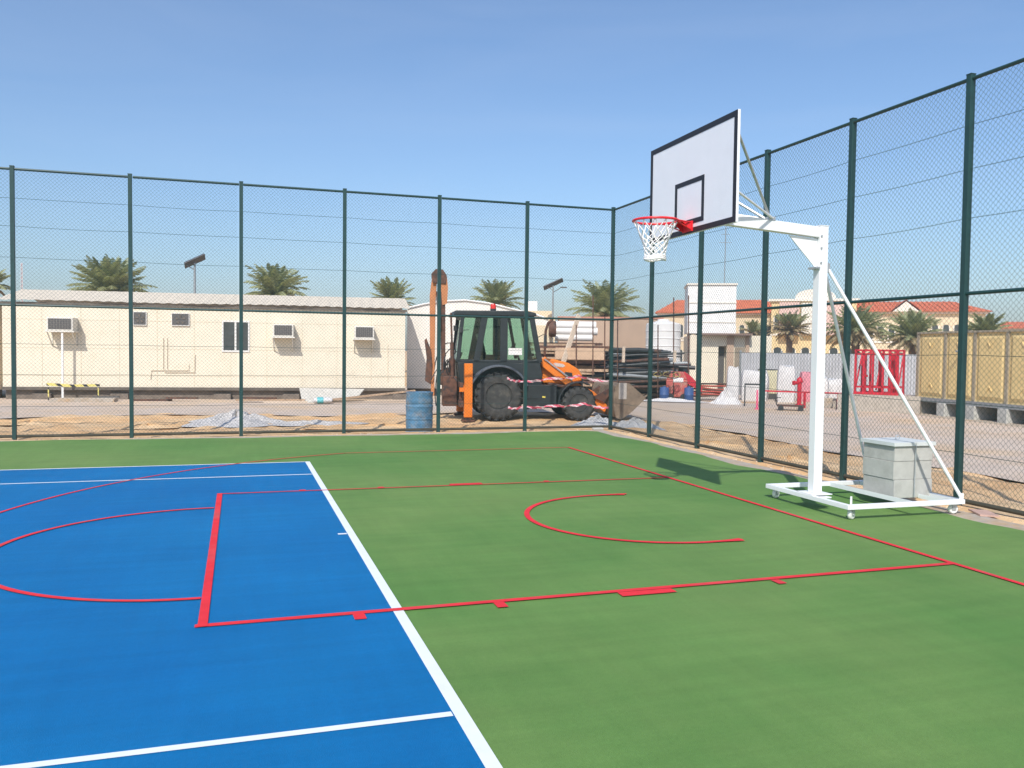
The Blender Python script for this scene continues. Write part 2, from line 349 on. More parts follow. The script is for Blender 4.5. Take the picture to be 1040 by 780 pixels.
def fence(label, pts, along, ends):
    """pts: post positions; along: unit direction"""
    root = thing('chain_link_fence', label, 'fence', (pts[0][0], pts[0][1], 0))
    o = Vector((pts[0][0], pts[0][1], 0))
    P = [Vector((p[0], p[1], 0))-o for p in pts]
    A = Vector((along[0], along[1], 0))
    for i, p in enumerate(P):
        if i in ends: continue
        lean = random.uniform(-.012, .012)
        q = MB(); q.bar(p+Vector((0,0,-.2)), p+Vector((lean,0,FH+.045)), .070, .070, up=A)
        q.bar(p+Vector((lean,0,FH+.045)), p+Vector((lean,0,FH+.058)), .077, .077, up=A)
        q.build('post', mpost, root, bevel=.004)
    n = Vector((-A.y, A.x, 0))
    for i in range(len(P)-1):
        a = P[i]+A*.038; c = P[i+1]-A*.038
        MB().tube([a+Vector((0,0,FH)), c+Vector((0,0,FH))], .024, 8).build('top_rail', mpost, root, smooth=True)
        MB().tube([a+Vector((0,0,2.42)), c+Vector((0,0,2.42))], .022, 8).build('middle_rail', mpost, root, smooth=True)
        MB().tube([a+Vector((0,0,.035)), c+Vector((0,0,.035))], .028, 8).build('bottom_rail', mfoot, root, smooth=True)
        for zz in (4.34, 3.84, 3.28, 1.72, 1.16, .58):
            q = MB(); s_ = random.uniform(.004, .018); m_ = (a+c)/2
            q.tube([a+Vector((0,0,zz)), (a+m_)/2+Vector((0,0,zz-s_*.75)), m_+Vector((0,0,zz-s_)), (c+m_)/2+Vector((0,0,zz-s_*.75)), c+Vector((0,0,zz))], .0032, 4)
            q.build('tension_wire', mwire, root)
        chain('wire_mesh', (c-a).length, root, (a.x-n.x*.0, a.y-n.y*.0), (A.x, A.y))
    return root
bx = [-13.33, -11.38, -9.44, -7.48, -5.51, -3.52, -1.56, .36, 2.39]
fence('tall green chain link fence run behind the court, in front of the backhoe and cabins', [(x, 9.53) for x in bx], (1, 0), ())
ry = [9.53, 7.64, 5.73, 3.75, 1.80, -.17, -2.1, -4.05, -6.0]
fence('tall green chain link fence run along the right, beside the basketball stand', [(2.39, y) for y in ry], (0, -1), (0,))

# ------------------------------------------------------------------ basketball stand
st = thing('basketball_stand', 'white portable basketball stand on casters with board, red hoop and ballast', 'basketball stand', (.403, -.035, 0), R(-.6))
W2 = .7285; L = 1.451; zr = .138
for nm, p, q in (('base_rail', (0,-W2,zr), (0,W2,zr)), ('base_rail', (L,-W2,zr), (L,W2,zr)), ('base_rail', (.026,-W2+.025,zr), (L-.026,-W2+.025,zr)), ('base_rail', (.026,W2-.025,zr), (L-.026,W2-.025,zr))):
    MB().bar(p, q, .05, .05).build(nm, mwhite, st, bevel=.004)
for x in (.86, 1.30):
    q = MB(); q.box((x-.025,-W2+.052,zr-.028), (x+.025,W2-.052,zr-.022)); q.box((x-.025,-W2+.052,zr-.022), (x-.019,W2-.052,zr+.022)); q.build('cross_angle', mwhite, st)
q = MB(); q.box((-.02,-.14,zr+.026), (.24,.14,zr+.036)); q.build('post_plate', mwhite, st, bevel=.002)
q = MB(); q.box((.03,-.19,zr+.0), (.19,.19,zr+.012)); q.build('cross_angle', mwhite, st)
PX = .114; ps = .054
q = MB(); q.box((PX-ps,-ps,zr+.037), (PX+ps,ps,3.10)); post = q.build('post', mwhite, st, bevel=.006)
q = MB(); q.box((PX-ps-.006,-ps-.004,3.101), (PX+ps+.004,ps+.004,3.108)); q.build('post_cap', mwhite, post)
# boom from post to the board
bx0 = -1.515
BX = bx0+.10
p0 = Vector((BX, 0, 3.13)); p1 = Vector((PX-ps-.001, 0, 3.035))
q = MB(); q.bar(p0, p1, .088, .115); boom = q.build('boom', mwhite, st, bevel=.005)
q = MB(); q.prism([(PX-ps-.002,2.965),(PX-ps-.002,2.66),(PX-ps-.03,2.66),(PX-ps-.36,2.985)], -.006, .006, 'y'); q.build('gusset', mwhite, st)
q = MB(); q.box((PX-ps-.06,-.07,2.635), (PX-ps-.002,.07,2.655)); q.build('bracket', mgalv, st)
for zb in (2.99, 2.86, 2.7):
    MB().lathe([(0,-.0),(.011,0),(.011,.012),(0,.012)], 8, (PX-.04,-ps-.012,zb), 'y').build('bolt', mgalv, post)
# two diagonal braces to rear corners
for sgn in (-1, 1):
    MB().tube([(PX+ps+.02, sgn*.03, 2.64), (L-.015, sgn*(W2-.02), zr+.05)], .019, 10).build('brace', mwhite, st, smooth=True)
q = MB(); q.box((PX+ps+.001,-.05,2.6), (PX+ps+.03,.05,2.70)); q.build('bracket', mgalv, st)
for sgn in (-1, 1):
    q = MB(); q.box((L-.03, sgn*(W2-.02)-.012, zr+.026), (L+.01, sgn*(W2-.02)+.012, zr+.09)); q.build('brace_lug', mwhite, st)
# board with tape border and inner rectangle
bz = 2.934
bd = MB().box((bx0, -.9, bz), (bx0+.028, .9, bz+1.05)).build('backboard', mboard, st, bevel=.003)
t = .055
q = MB(); xx = bx0-.004
def ring(q, y0, y1, z0, z1, t, x0, x1):
    q.box((x0,y0,z0), (x1,y1,z0+t)); q.box((x0,y0,z1-t), (x1,y1,z1)); q.box((x0,y0,z0+t), (x1,y0+t,z1-t)); q.box((x0,y1-t,z0+t), (x1,y1,z1-t))
ring(q, -.897, .897, bz+.003, bz+1.047, t, xx, bx0-.0005)
ring(q, -.305, .305, bz+.10, bz+.10+.46, .048, xx, bx0-.0005)
q.build('board_markings', mblack, bd)
# rear frame of the board
q = MB()
for y in (-.62, .62): q.box((bx0+.029,y-.025,bz+.12), (bx0+.06,y+.025,bz+.98))
for z in (.14, .52, .94): q.box((bx0+.061,-.80,bz+z-.02), (bx0+.09,.80,bz+z+.02))
q.box((bx0+.0605, -.10, bz+.04), (bx0+.098, .10, bz+.42))
q.build('board_frame', mwhite, st)
# stays: galvanised upper struts and white lower strut
for sgn in (-1, 1):
    MB().tube([(bx0+.095, sgn*.72, bz+.93), (bx0+.95, sgn*.035, 3.145)], .015, 8).build('stay', mgalv, st, smooth=True)
    MB().tube([(bx0+.095, sgn*.62, bz+.40), (bx0+1.0, sgn*.03, 3.145)], .012, 8).build('stay', mwhite, st, smooth=True)
q = MB(); q.box((bx0+.93,-.05,3.125), (bx0+1.01,.05,3.165)); q.build('bracket', mgalv, st)
# hoop
rc = Vector((bx0-.155-.225, 0, 3.05))
hoop = thing('hoop', None, None, (0,0,0)); hoop.parent = st
MB().tube([rc+Vector((.228*math.cos(t), .228*math.sin(t), 0)) for t in np.linspace(0, 2*math.pi, 48, endpoint=False)], .013, 8, closed=True).build('rim', mrim, hoop, smooth=True)
q = MB(); q.box((bx0-.018,-.10,2.955), (bx0-.0045,.10,3.06)); q.box((bx0-.16,-.09,3.046), (bx0-.0185,.09,3.054))
for sgn in (-1, 1):
    q.tube([(bx0-.02, sgn*.085, 2.97), rc+Vector((.17, sgn*.14, -.012))], .007, 6); q.tube([(bx0-.02, sgn*.085, 3.045), rc+Vector((.12, sgn*.19, -.004))], .007, 6)
q.prism([(bx0-.0185,2.958),(bx0-.0185,3.045),(bx0-.12,3.045)], .086, .092, 'y'); q.prism([(bx0-.0185,2.958),(bx0-.0185,3.045),(bx0-.12,3.045)], -.092, -.086, 'y')
q.build('hoop_bracket', mrim, hoop)
# net
q = MB(); NL = 12; rows = [(.222, -.012), (.180, -.10), (.150, -.165), (.132, -.205), (.122, -.24), (.115, -.27), (.110, -.30), (.106, -.33), (.104, -.36), (.108, -.39)]
for k in range(NL):
    for dirn in (1, -1):
        pts = []
        for i, (r_, dz) in enumerate(rows):
            a = 2*math.pi*(k + (dirn*.5*(i % 2) if i else 0))/NL
            a += .06*math.sin(i*2.1+k)
            pts.append(rc+Vector((r_*math.cos(a), r_*math.sin(a), dz+.008*math.sin(k*1.7+i))))
        q.tube(pts, [.0050, .0052, .006, .0065, .007, .007, .007, .007, .007, .007], 5)
for dz, r_, th in ((-.395, .108, .011), (-.378, .108, .010), (-.36, .106, .008)):
    q.tube([rc+Vector((r_*math.cos(a), r_*math.sin(a), dz+.006*math.sin(3*a))) for a in np.linspace(0, 2*math.pi, 30, endpoint=False)], th, 6, closed=True)
for k in range(NL):
    a = 2*math.pi*k/NL; q.tube([rc+Vector((.228*math.cos(a), .228*math.sin(a), .008)), rc+Vector((.214*math.cos(a), .214*math.sin(a), -.03))], .0055, 5)
q.build('net', mnet, hoop)
# casters
def caster(x, y, brake=False):
    c = thing('caster', None, None, (x, y, 0)); c.parent = st; c.rotation_euler = (0, 0, random.uniform(-.5, .5)+.2)
    MB().lathe([(.018,-.0205),(.043,-.02),(.052,-.012),(.054,0),(.052,.012),(.043,.02),(.018,.0205)], 24, (0,0,.054), 'y').build('wheel', mwhitep, c, smooth=True)
    q = MB(); q.box((-.022,-.030,.045), (.022,-.024,.108)); q.box((-.022,.024,.045), (.022,.030,.108)); q.box((-.03,-.036,.1055), (.04,.036,.1115)); q.lathe([(0,-.034),(.008,-.034),(.008,.034),(0,.034)], 8, (0,0,.054), 'y')
    q.build('fork', mgalv, c)
for x, y in ((.07, W2-.07), (.07, -W2+.07), (L-.07, -W2+.07), (L-.07, W2-.07)): caster(x, y)
q = MB(); q.tube([(.03, -W2+.028, zr+.026), (.03, -W2+.028, zr+.11)], .011, 8); q.build('corner_pin', mwhite, st)
# ballast: separate concrete blocks under a lid with a tie rod
B0, B1, BY0, BY1 = .93, 1.455, -.285, .205
for k, (lab) in enumerate(('lowest grey concrete ballast block, resting on the stand base', 'middle grey concrete ballast block of the three on the stand', 'topmost grey concrete ballast block, right under the pale lid')):
    z0 = .118+k*.205; dx = (.004, -.003, .002)[k]
    q = MB(); q.box((.403+B0+dx, -.035+BY0-dx, z0), (.403+B1+dx, -.035+BY1-dx, z0+.2025)); o = q.build('ballast_block', mblock, bevel=.004); tag(o, lab, 'concrete block', 'ballast blocks on the basketball stand')
q = MB(); z0 = .118+3*.205
q.box((.403+B0-.022, -.035+BY0-.022, z0), (.403+B1+.022, -.035+BY1+.022, z0+.006)); q.box((.403+B0-.022,-.035+BY0-.026,z0-.035), (.403+B1+.022,-.035+BY0-.0225,z0+.006)); q.box((.403+B0-.026,-.035+BY0-.026,z0-.035), (.403+B0-.0225,-.035+BY1+.022,z0+.006))
lid = q.build('cover_plate', mlid, bevel=.001); tag(lid, 'pale grey metal lid with lifting ring on top of the ballast blocks', 'lid')
MB().tube([(.403+(B0+B1)/2+.028*math.cos(t), -.07, z0+.034+.028*math.sin(t)) for t in np.linspace(0, 2*math.pi, 16, endpoint=False)], .005, 6, closed=True).build('lifting_ring', mgalv, lid, smooth=True)
MB().tube([(.403+(B0+B1)/2, -.035+BY0-.034, z0+.0), (.403+(B0+B1)/2-.01, -.035+BY0-.034, .13)], .006, 6).build('tie_rod', mgalv, lid, smooth=True)

# ------------------------------------------------------------------ blue barrel behind the fence
q = MB(); prof = [(0,0),(.29,0),(.295,.012),(.287,.02)]
for z in np.arange(.03, .83, .02):
    prof.append((.285+(.012 if min(abs(z-.29), abs(z-.56)) < .015 else 0)+.003*math.sin(z*40), float(z)))
prof += [(.293,.845),(.293,.86),(.280,.86),(.278,.835),(0,.835)]
q.lathe(prof, 32); br = q.build('oil_drum', mbarrel, smooth=True, loc=(-1.87, 9.99, -.06)); tag(br, 'faded blue steel drum standing behind the fence, left of the backhoe', 'drum')


# ------------------------------------------------------------------ backhoe loader (local x forward, y away from the camera, z up)
BH = thing('backhoe_loader', 'orange and charcoal backhoe loader parked on the sand behind the fence, bucket to the right', 'backhoe', (.95, 13.89, -.10), R(-9))
def tyre_prof(Rr, w, rim):
    return [(rim, -w*.36), (rim+.02, -w*.46), (Rr*.78, -w*.5), (Rr*.88, -w*.46), (Rr*.93, -w*.36), (Rr*.945, 0), (Rr*.93, w*.36), (Rr*.88, w*.46), (Rr*.78, w*.5), (rim+.02, w*.46), (rim, w*.36)]
def wheel(x, y, Rr, w, rim, lugs, side):
    g = thing('wheel', None, None, (x, y, Rr)); g.parent = BH
    q = MB(); q.lathe(tyre_prof(Rr, w, rim), 40, (0,0,0), 'y')
    for i in range(lugs):
        for sd in (-1, 1):
            a0 = 2*math.pi*(i+(.5 if sd > 0 else 0))/lugs; a1 = a0+.26*(1.25/ (Rr/.5))
            def P(a, r, yy): return (r*math.cos(a), yy, r*math.sin(a))
            da = .028/Rr*.5*1.6
            y0, y1 = sd*w*.03, sd*w*.505; r0, r1 = Rr*.985, Rr*.84
            vs = [P(a0-da, r0-.05, y0), P(a0+da, r0-.05, y0), P(a0+da, Rr*1.005, y0), P(a0-da, Rr*1.005, y0), P(a1-da, r1, y1), P(a1+da, r1, y1), P(a1+da, Rr*.985, y1), P(a1-da, Rr*.985, y1)]
            q.add(vs, [(0,1,2,3),(7,6,5,4),(0,4,5,1),(1,5,6,2),(2,6,7,3),(3,7,4,0)])
            vs = [P(a1-da, Rr*.80, y1), P(a1+da, Rr*.80, y1), P(a1+da, Rr*.985, y1), P(a1-da, Rr*.985, y1), P(a1-da, Rr*.80, y1*.9), P(a1+da, Rr*.80, y1*.9), P(a1+da, Rr*.985, y1*.9), P(a1-da, Rr*.985, y1*.9)]
            q.add(vs, [(0,1,2,3),(7,6,5,4),(0,4,5,1),(1,5,6,2),(2,6,7,3),(3,7,4,0)])
    q.build('tyre', mtyre, g, smooth=True)
    q = MB(); s = side
    q.lathe([(rim+.004, -w*.37*1), (rim-.02, -w*.40), (rim-.035, -w*.25), (rim*.55, -w*.12), (rim*.52, -w*.24), (rim*.36, -w*.27), (rim*.30, -w*.36), (0.001, -w*.37)] if s < 0 else
            [(rim+.004, w*.37), (rim-.02, w*.40), (rim-.035, w*.25), (rim*.55, w*.12), (rim*.52, w*.24), (rim*.36, w*.27), (rim*.30, w*.36), (0.001, w*.37)], 32, (0,0,0), 'y')
    for k in range(8):
        a = 2*math.pi*k/8; q.lathe([(.0,s*w*.10),(.014,s*w*.10),(.014,s*w*.29),(0,s*w*.29)], 6, (rim*.44*math.cos(a), 0, rim*.44*math.sin(a)), 'y')
    q.build('rim', mat('dusty_wheel_rim', (.05,.052,.05), .8, var=.3, scale=8, c2=(.13,.12,.10), c2scale=6, c2lo=.5, c2hi=.75), g, smooth=True)
for sd in (-1, 1):
    wheel(0, sd*.86, .635, .44, .33, 20, sd); wheel(2.13, sd*.82, .455, .32, .23, 16, sd)
# chassis
q = MB(); q.box((-.85,-.36,.42), (2.45,.36,.78)); q.box((-.12,-.64,.50), (.12,.64,.76)); q.box((2.03,-.66,.36), (2.23,.66,.52)); q.build('chassis', mgreycab, BH, bevel=.02)
q = MB(); q.box((.74,-.98,.33), (1.52,-.55,.90)); q.box((.72,-.99,.895), (1.54,-.54,.93)); tb = q.build('side_tank', mgreycab, BH, bevel=.015)
q = MB(); q.box((1.14,-.985,.60), (1.22,-.981,.64)); q.build('sticker', myellow, tb)
q = MB(); q.box((.74,.55,.33), (1.52,.98,.90)); q.build('side_tank', mgreycab, BH, bevel=.015)
for k in range(2):
    q = MB(); q.box((.66,-1.0,.30+.28*k), (1.0,-.80,.325+.28*k)); q.build('step', mgreycab, BH)
# rear fenders
def arc(cx, cz, r, a0, a1, n): return [(cx+r*math.cos(t), cz+r*math.sin(t)) for t in np.linspace(a0, a1, n)]
for sd in (-1, 1):
    o_ = arc(0,.64,.80,R(20),R(165),18); i_ = arc(0,.64,.745,R(20),R(165),18)[::-1]
    y0, y1 = (-1.10, -.60) if sd < 0 else (.60, 1.10)
    q = MB(); q.prism(o_+i_, y0, y1, 'y'); q.build('rear_fender', mfender, BH, bevel=.01, smooth=True)
    o_ = arc(2.13,.455,.57,R(60),R(190),14); i_ = arc(2.13,.455,.535,R(60),R(190),14)[::-1]
    y0, y1 = (-.99, -.64) if sd < 0 else (.64, .99)
    q = MB(); q.prism(o_+i_, y0, y1, 'y'); q.build('front_fender', mgreycab, BH, bevel=.008, smooth=True)
# cab
cw = .74
cab = thing('cab', None, None, (.03,0,.015)); cab.parent = BH; cab.scale = (.975, 1, .978)
q = MB(); q.prism([(-.98,.80),(1.18,.80),(1.18,1.22),(1.08,1.62),(.55,1.50),(.05,1.55),(-.75,1.55),(-1.10,1.50),(-1.05,1.1)], -cw, cw, 'y'); q.build('lower_body', mgreycab, cab, bevel=.02)
q = MB()
q.prism([(-1.22,2.74),(-1.18,2.87),(.75,2.89),(.98,2.84),(1.0,2.75)], -cw-.05, cw+.05, 'y'); q.build('roof', mgreycab, cab, bevel=.025)
q = MB()
for s_ in (-1, 1):
    y = s_*(cw-.035)
    for a, c, wd in (((-1.09,1.52),(-.97,2.76),.10), ((-.60,1.52),(-.38,2.76),.17), ((.13,1.52),(.13,2.76),.20), ((1.11,1.55),(.87,2.76),.14)):
        q.bar((a[0],y,a[1]), (c[0],y,c[1]), wd, .07, up=(0,1,0)) if False else q.prism([(a[0]-wd/2,a[1]),(a[0]+wd/2,a[1]),(c[0]+wd/2,c[1]),(c[0]-wd/2,c[1])], y-.035, y+.035, 'y')
for x0, x1, z in ((-1.12,1.14,1.55),): 
    for s_ in (-1, 1): q.box((x0, s_*(cw-.03)-.03, z-.05), (x1, s_*(cw-.03)+.03, z+.03))
q.box((-1.0,-cw+.07,2.66), (-.93,cw-.07,2.75)); q.box((.85,-cw+.07,2.66), (.92,cw-.07,2.75)); q.box((-1.14,-cw+.07,1.5), (-1.08,cw-.07,1.58))
q.build('pillars', mgreycab, cab, bevel=.012)
for s_ in (-1, 1):
    y = s_*(cw-.035)
    for pts in ([(-1.06,1.58),(-.67,1.58),(-.43,2.74),(-.94,2.74)], [(-.57,1.58),(.085,1.58),(.085,2.74),(-.33,2.74)], [(.195,1.58),(1.07,1.58),(.84,2.74),(.195,2.74)]):
        q = MB(); q.prism(pts, y-.006, y+.006, 'y'); q.build('side_window', mcabglass, cab)
q = MB(); q.add([(-1.12,-cw+.08,1.58),(-1.12,cw-.08,1.58),(-.97,cw-.08,2.70),(-.97,-cw+.08,2.70)], [(0,1,2,3)]); q.build('rear_window', mcabglass, cab)
q = MB(); q.add([(1.13,-cw+.08,1.62),(1.13,cw-.08,1.62),(.90,cw-.08,2.70),(.90,-cw+.08,2.70)], [(0,1,2,3)]); q.build('windscreen', mcabglass, cab)
q = MB(); q.box((-.38,-.26,1.30),(.14,.26,1.72)); q.prism([(-.42,1.70),(-.27,1.70),(-.40,2.28),(-.52,2.28)], -.24, .24, 'y'); q.build('seat', mblackpipe, cab, bevel=.04)
q = MB(); q.tube([(.75,0,1.4),(.52,0,1.95)], .03, 8); q.tube([(.50+.06*math.sin(t),.17*math.cos(t),1.96+.16*math.sin(t)*.4) for t in np.linspace(0,6.28,20,endpoint=False)], .014, 6, closed=True); q.build('steering_wheel', mblackpipe, cab)
q = MB(); q.box((.25,-cw-.003,1.72),(.62,-cw+.0,1.90)); q.build('paper_notice', mwhitep, cab)
q = MB(); q.prism([(.42,1.62),(.50,1.62),(.30,2.70),(.22,2.70)], -cw+.04, -cw+.07, 'y') ; q.build('door_bar', mgreycab, cab)
q = MB(); q.lathe([(.08,0),(.08,.05),(.075,.06)], 14, (-.13,-.45,2.885)); q.build('beacon_base', mblackpipe, cab)
q = MB(); q.lathe([(.078,0),(.08,.08),(.06,.13),(.0,.14)], 16, (-.13,-.45,2.945)); q.build('beacon', mat('red_beacon', (.75,.04,.03), .25), cab, smooth=True)
for x, z in ((-1.17,2.40),(-1.0,2.35)):
    q = MB(); q.box((x-.05,-cw-.12,z-.07),(x+.03,-cw-.01,z+.07)); q.bar((x,-cw-.01,z),(x+.2,-cw+.05,z+.02),.02,.02); q.build('work_light', mblackpipe, cab, bevel=.01)
q = MB(); q.tube([(1.05,-cw,2.2),(1.22,-cw-.16,2.3),(1.22,-cw-.16,2.05)], .012, 6); q.box((1.19,-cw-.25,1.95),(1.24,-cw-.07,2.25)); q.build('mirror', mblackpipe, cab)
# hood
hood = [(1.20,.95),(1.20,1.62),(1.55,1.60),(1.95,1.50),(2.22,1.34),(2.33,1.18),(2.33,1.02),(2.15,.98),(2.0,.92)]
q = MB(); q.prism(hood, -.42, .42, 'y'); hd = q.build('hood', morange, BH, bevel=.05, smooth=True)
q = MB(); q.prism([(1.78,1.10),(2.08,1.08),(2.04,1.24),(1.86,1.26)], -.428, -.421, 'y'); q.build('side_vent', mgreycab, hd)
q = MB(); q.prism([(1.50,1.46),(1.58,1.50),(1.80,1.47),(1.86,1.41),(1.78,1.38),(1.58,1.41)], -.428, -.421, 'y'); q.build('emblem', mat('silver_emblem', (.55,.5,.46), .5), hd)
q = MB(); q.box((2.331,-.34,.80),(2.37,.34,1.16)); q.build('grille', mgreycab, BH)
# loader arms: upper plates falling forwards to the bucket
for sd in (-1, 1):
    y0, y1 = (-.60,-.50) if sd < 0 else (.50,.60)
    q = MB(); q.prism([(1.15,1.58),(1.28,1.66),(2.05,1.02),(2.62,.74),(2.98,.38),(2.92,.20),(2.76,.30),(2.45,.62),(1.92,.86),(1.2,1.40)], y0, y1, 'y'); q.build('loader_arm', morange, BH, bevel=.01)
    MB().tube([(1.35, sd*.66, .95), (2.35, sd*.66, .78)], .045, 10).build('ram', mrust, BH, smooth=True)
    MB().tube([(1.25, sd*.63, 1.60), (2.0, sd*.63, 1.05)], .022, 8).build('link_rod', mgalv, BH, smooth=True)
    q = MB(); q.prism([(2.52,.62),(2.70,.66),(3.05,.86),(3.10,.74),(2.85,.48)], y0-.08, y1-.08 if sd < 0 else y1-.05, 'y'); q.build('bucket_link', mrust, BH)
MB().tube([(2.5,-.5,.72),(2.5,.5,.72)], .06, 10).build('cross_tube', morange, BH)
# loader bucket: thick shell open to the front
prof = [(3.86,.60),(3.50,.26),(3.22,.06),(3.08,.10),(3.02,.30),(3.00,.62),(3.06,.92),(3.18,1.00)]
inn = [(3.84,.63),(3.49,.30),(3.23,.11),(3.12,.14),(3.07,.31),(3.05,.62),(3.10,.89),(3.20,.96)]
g = thing('bucket', None, None, (0,0,0)); g.parent = BH
q = MB(); q.prism(prof+inn[::-1], -1.12, 1.12, 'y'); q.build('shell', mbucket, g, smooth=False)
for y0, y1 in ((-1.145,-1.121),(1.121,1.145)):
    q = MB(); q.prism([(3.87,.61),(3.50,.25),(3.22,.05),(3.07,.09),(3.01,.30),(2.99,.62),(3.05,.93),(3.18,1.02),(3.42,.99)], y0, y1, 'y'); q.build('side_plate', mbucket, g)
q = MB(); q.box((3.13,-1.155,.58),(3.34,-1.146,1.0)); q.build('marker_plate', mat('pale_dusty_plate', (.52,.47,.42), .7), g)
for k in range(7):
    q = MB(); y = -1.0+k*.333; q.prism([(3.80,.55),(3.98,.70),(3.82,.64)], y-.03, y+.03, 'y'); q.build('tooth', mbucket, g)
# backhoe: stabiliser legs, kingpost frame, folded boom and dipper
for sd in (-1, 1):
    y0, y1 = (-1.14,-.98) if sd < 0 else (.98,1.14)
    q = MB(); q.box((-.90,y0,.10),(-.69,y1,1.47)); s = q.build('stabiliser', morange, BH, bevel=.012)
    q = MB(); q.box((-.87,y0+.03,.045),(-.72,y1-.03,.099)); q.box((-.96,y0-.03,.0),(-.63,y1+.03,.04)); q.build('stabiliser_foot', mrust, s)
    q = MB(); q.box((-1.02,y0+.03,.75),(-.901,y1-.03,.92)); q.build('bracket', morange, s)
    q = MB(); q.box((-.69+.001,y0+.01,1.20),(-.682,y1-.02,1.24)); q.build('seam', mrust, s)
q = MB(); q.box((-1.02,-1.12,.36),(-.91,1.12,.52)); q.box((-1.02,-1.12,.86),(-.92,1.12,.98))
for y in (-.95,-.35,.35,.87): q.box((-1.015,y,.521),(-.925,y+.08,.859))
q.build('kingpost_frame', mrust, BH, bevel=.01)
q = MB(); q.box((-1.42,-.72,.36),(-1.04,-.38,1.14)); q.box((-1.52,-.66,.9),(-1.1,-.44,1.35)); q.box((-1.25,-.68,1.14),(-1.1,-.42,1.6)); q.build('swing_tower', mrust, BH, bevel=.03)
# boom rises from the tower, dipper folds down behind
q = MB(); q.prism([(-1.50,1.05),(-1.34,1.05),(-1.35,1.9),(-1.36,2.9),(-1.40,3.65),(-1.48,3.80),(-1.56,3.76),(-1.52,3.4),(-1.50,2.8),(-1.50,1.9)], -.64, -.48, 'y'); q.build('boom', mrust, BH, bevel=.015)
q = MB(); q.prism([(-1.44,2.95),(-1.32,3.0),(-1.30,3.4),(-1.33,3.68),(-1.42,3.82),(-1.50,3.6)], -.665, -.641, 'y'); q.build('boom_cheek', mat('faded_orange_paint', (.50,.20,.08), .6), BH)
q = MB(); q.prism([(-1.62,3.80),(-1.70,3.70),(-1.76,3.2),(-1.74,1.6),(-1.70,.62),(-1.62,.62),(-1.62,1.6),(-1.61,3.0),(-1.58,3.6)], -.62, -.50, 'y'); q.build('dipper', mat('faded_orange_paint', (.50,.20,.08), .6, var=.2, scale=5, c2=(.42,.26,.17), c2scale=4), BH, bevel=.012)
q = MB(); q.prism([(-1.70,3.52),(-1.36,3.50),(-1.34,3.72),(-1.44,3.86),(-1.62,3.87),(-1.72,3.76)], -.475, -.44, 'y'); q.prism([(-1.70,3.52),(-1.36,3.50),(-1.34,3.72),(-1.44,3.86),(-1.62,3.87),(-1.72,3.76)], -.70, -.67, 'y'); q.build('pivot_plates', mrust, BH)
MB().tube([(-1.17,-.70,1.1),(-1.19,-.70,2.0)], .05, 10).build('boom_ram', mrust, BH, smooth=True)
MB().tube([(-1.19,-.70,2.0),(-1.22,-.68,2.75)], .026, 8).build('ram_rod', mrust, BH, smooth=True)
MB().tube([(-1.48,-.68,1.3),(-1.50,-.68,2.35)], .024, 8).build('ram_rod', mwhitep, BH, smooth=True)
MB().tube([(-1.50,-.68,2.35),(-1.56,-.66,3.3)], .05, 10).build('dipper_ram', mrust, BH, smooth=True)
q = MB(); q.prism([(-1.86,1.0),(-1.72,.92),(-1.68,1.4),(-1.72,1.8),(-1.84,2.1),(-1.88,2.05),(-1.82,1.6)], -.66, -.40, 'y'); q.build('digging_bucket', mrust, BH, bevel=.01)
for k in range(6):
    q = MB(); pts = []
    x0 = -1.05-.12*(k % 3); 
    for t in np.linspace(0, 1, 14):
        pts.append((x0-.35*t-.12*math.sin(t*5+k), -.75+.05*k+.06*math.sin(t*7+k*2), 1.0+.9*math.sin(t*2.6+.25*k)*(.5+.12*k)))
    q.tube(pts, .014, 6); q.build('hose', mblackpipe, BH, smooth=True)
for k in range(3):
    q = MB(); q.tube([(-.95-.05*k,-.55+.2*k,.9),(-1.0-.04*k,-.55+.2*k,1.5),(-.9,-.5+.2*k,1.75)], .016, 6); q.build('hose', mblackpipe, BH)
q = MB(); q.tube([(1.32,-.28,1.6),(1.34,-.30,2.35),(1.40,-.30,2.55),(1.52,-.30,2.66)], .035, 10); q.build('exhaust', mrust, BH, smooth=True)

# barrier tape strung past the machine
def tape(pts, label, sagn=8):
    q = MB(); L = []; z0 = 0
    pts = [Vector(p) for p in pts]; P = []
    for i in range(len(pts)-1):
        for k in range(sagn): P.append(pts[i].lerp(pts[i+1], k/sagn)+Vector((0,.02*math.sin(i*3+k*1.7),.012*math.sin(i*5+k*2.3)-.03*math.sin(math.pi*k/sagn))))
    P.append(pts[-1]); tw = 0
    for i, p in enumerate(P):
        h_ = .030*(.45+.55*abs(math.cos(i*.55))); L += [p+Vector((0,.015*math.sin(i*.9),h_)), p-Vector((0,.015*math.sin(i*.9),h_))]
    q.add(L, [(2*i,2*i+1,2*i+3,2*i+2) for i in range(len(P)-1)]); o = q.build('barrier_tape', mstripe); tag(o, label, 'tape', 'red and white barrier tapes at the backhoe'); return o
mstripe = mat('striped_tape', (.8,.8,.8), .5)
_n = mstripe.node_tree.nodes; _l = mstripe.node_tree.links; _b = _n['Principled BSDF']
wv = _n.new('ShaderNodeTexWave'); wv.inputs['Scale'].default_value = 5.5; tcx = _n.new('ShaderNodeTexCoord'); wv.bands_direction = 'DIAGONAL'
cr = _n.new('ShaderNodeValToRGB'); cr.color_ramp.interpolation = 'CONSTANT'; cr.color_ramp.elements[0].color = (.66,.10,.16,1); cr.color_ramp.elements[1].color = (.74,.52,.55,1); cr.color_ramp.elements[1].position = .5
_l.new(tcx.outputs['Object'], wv.inputs[0]); _l.new(wv.outputs[0], cr.inputs[0]); _l.new(cr.outputs[0], _b.inputs['Base Color'])
def dpt(u, v, d): return at(u, v, d)
dT = 20.0
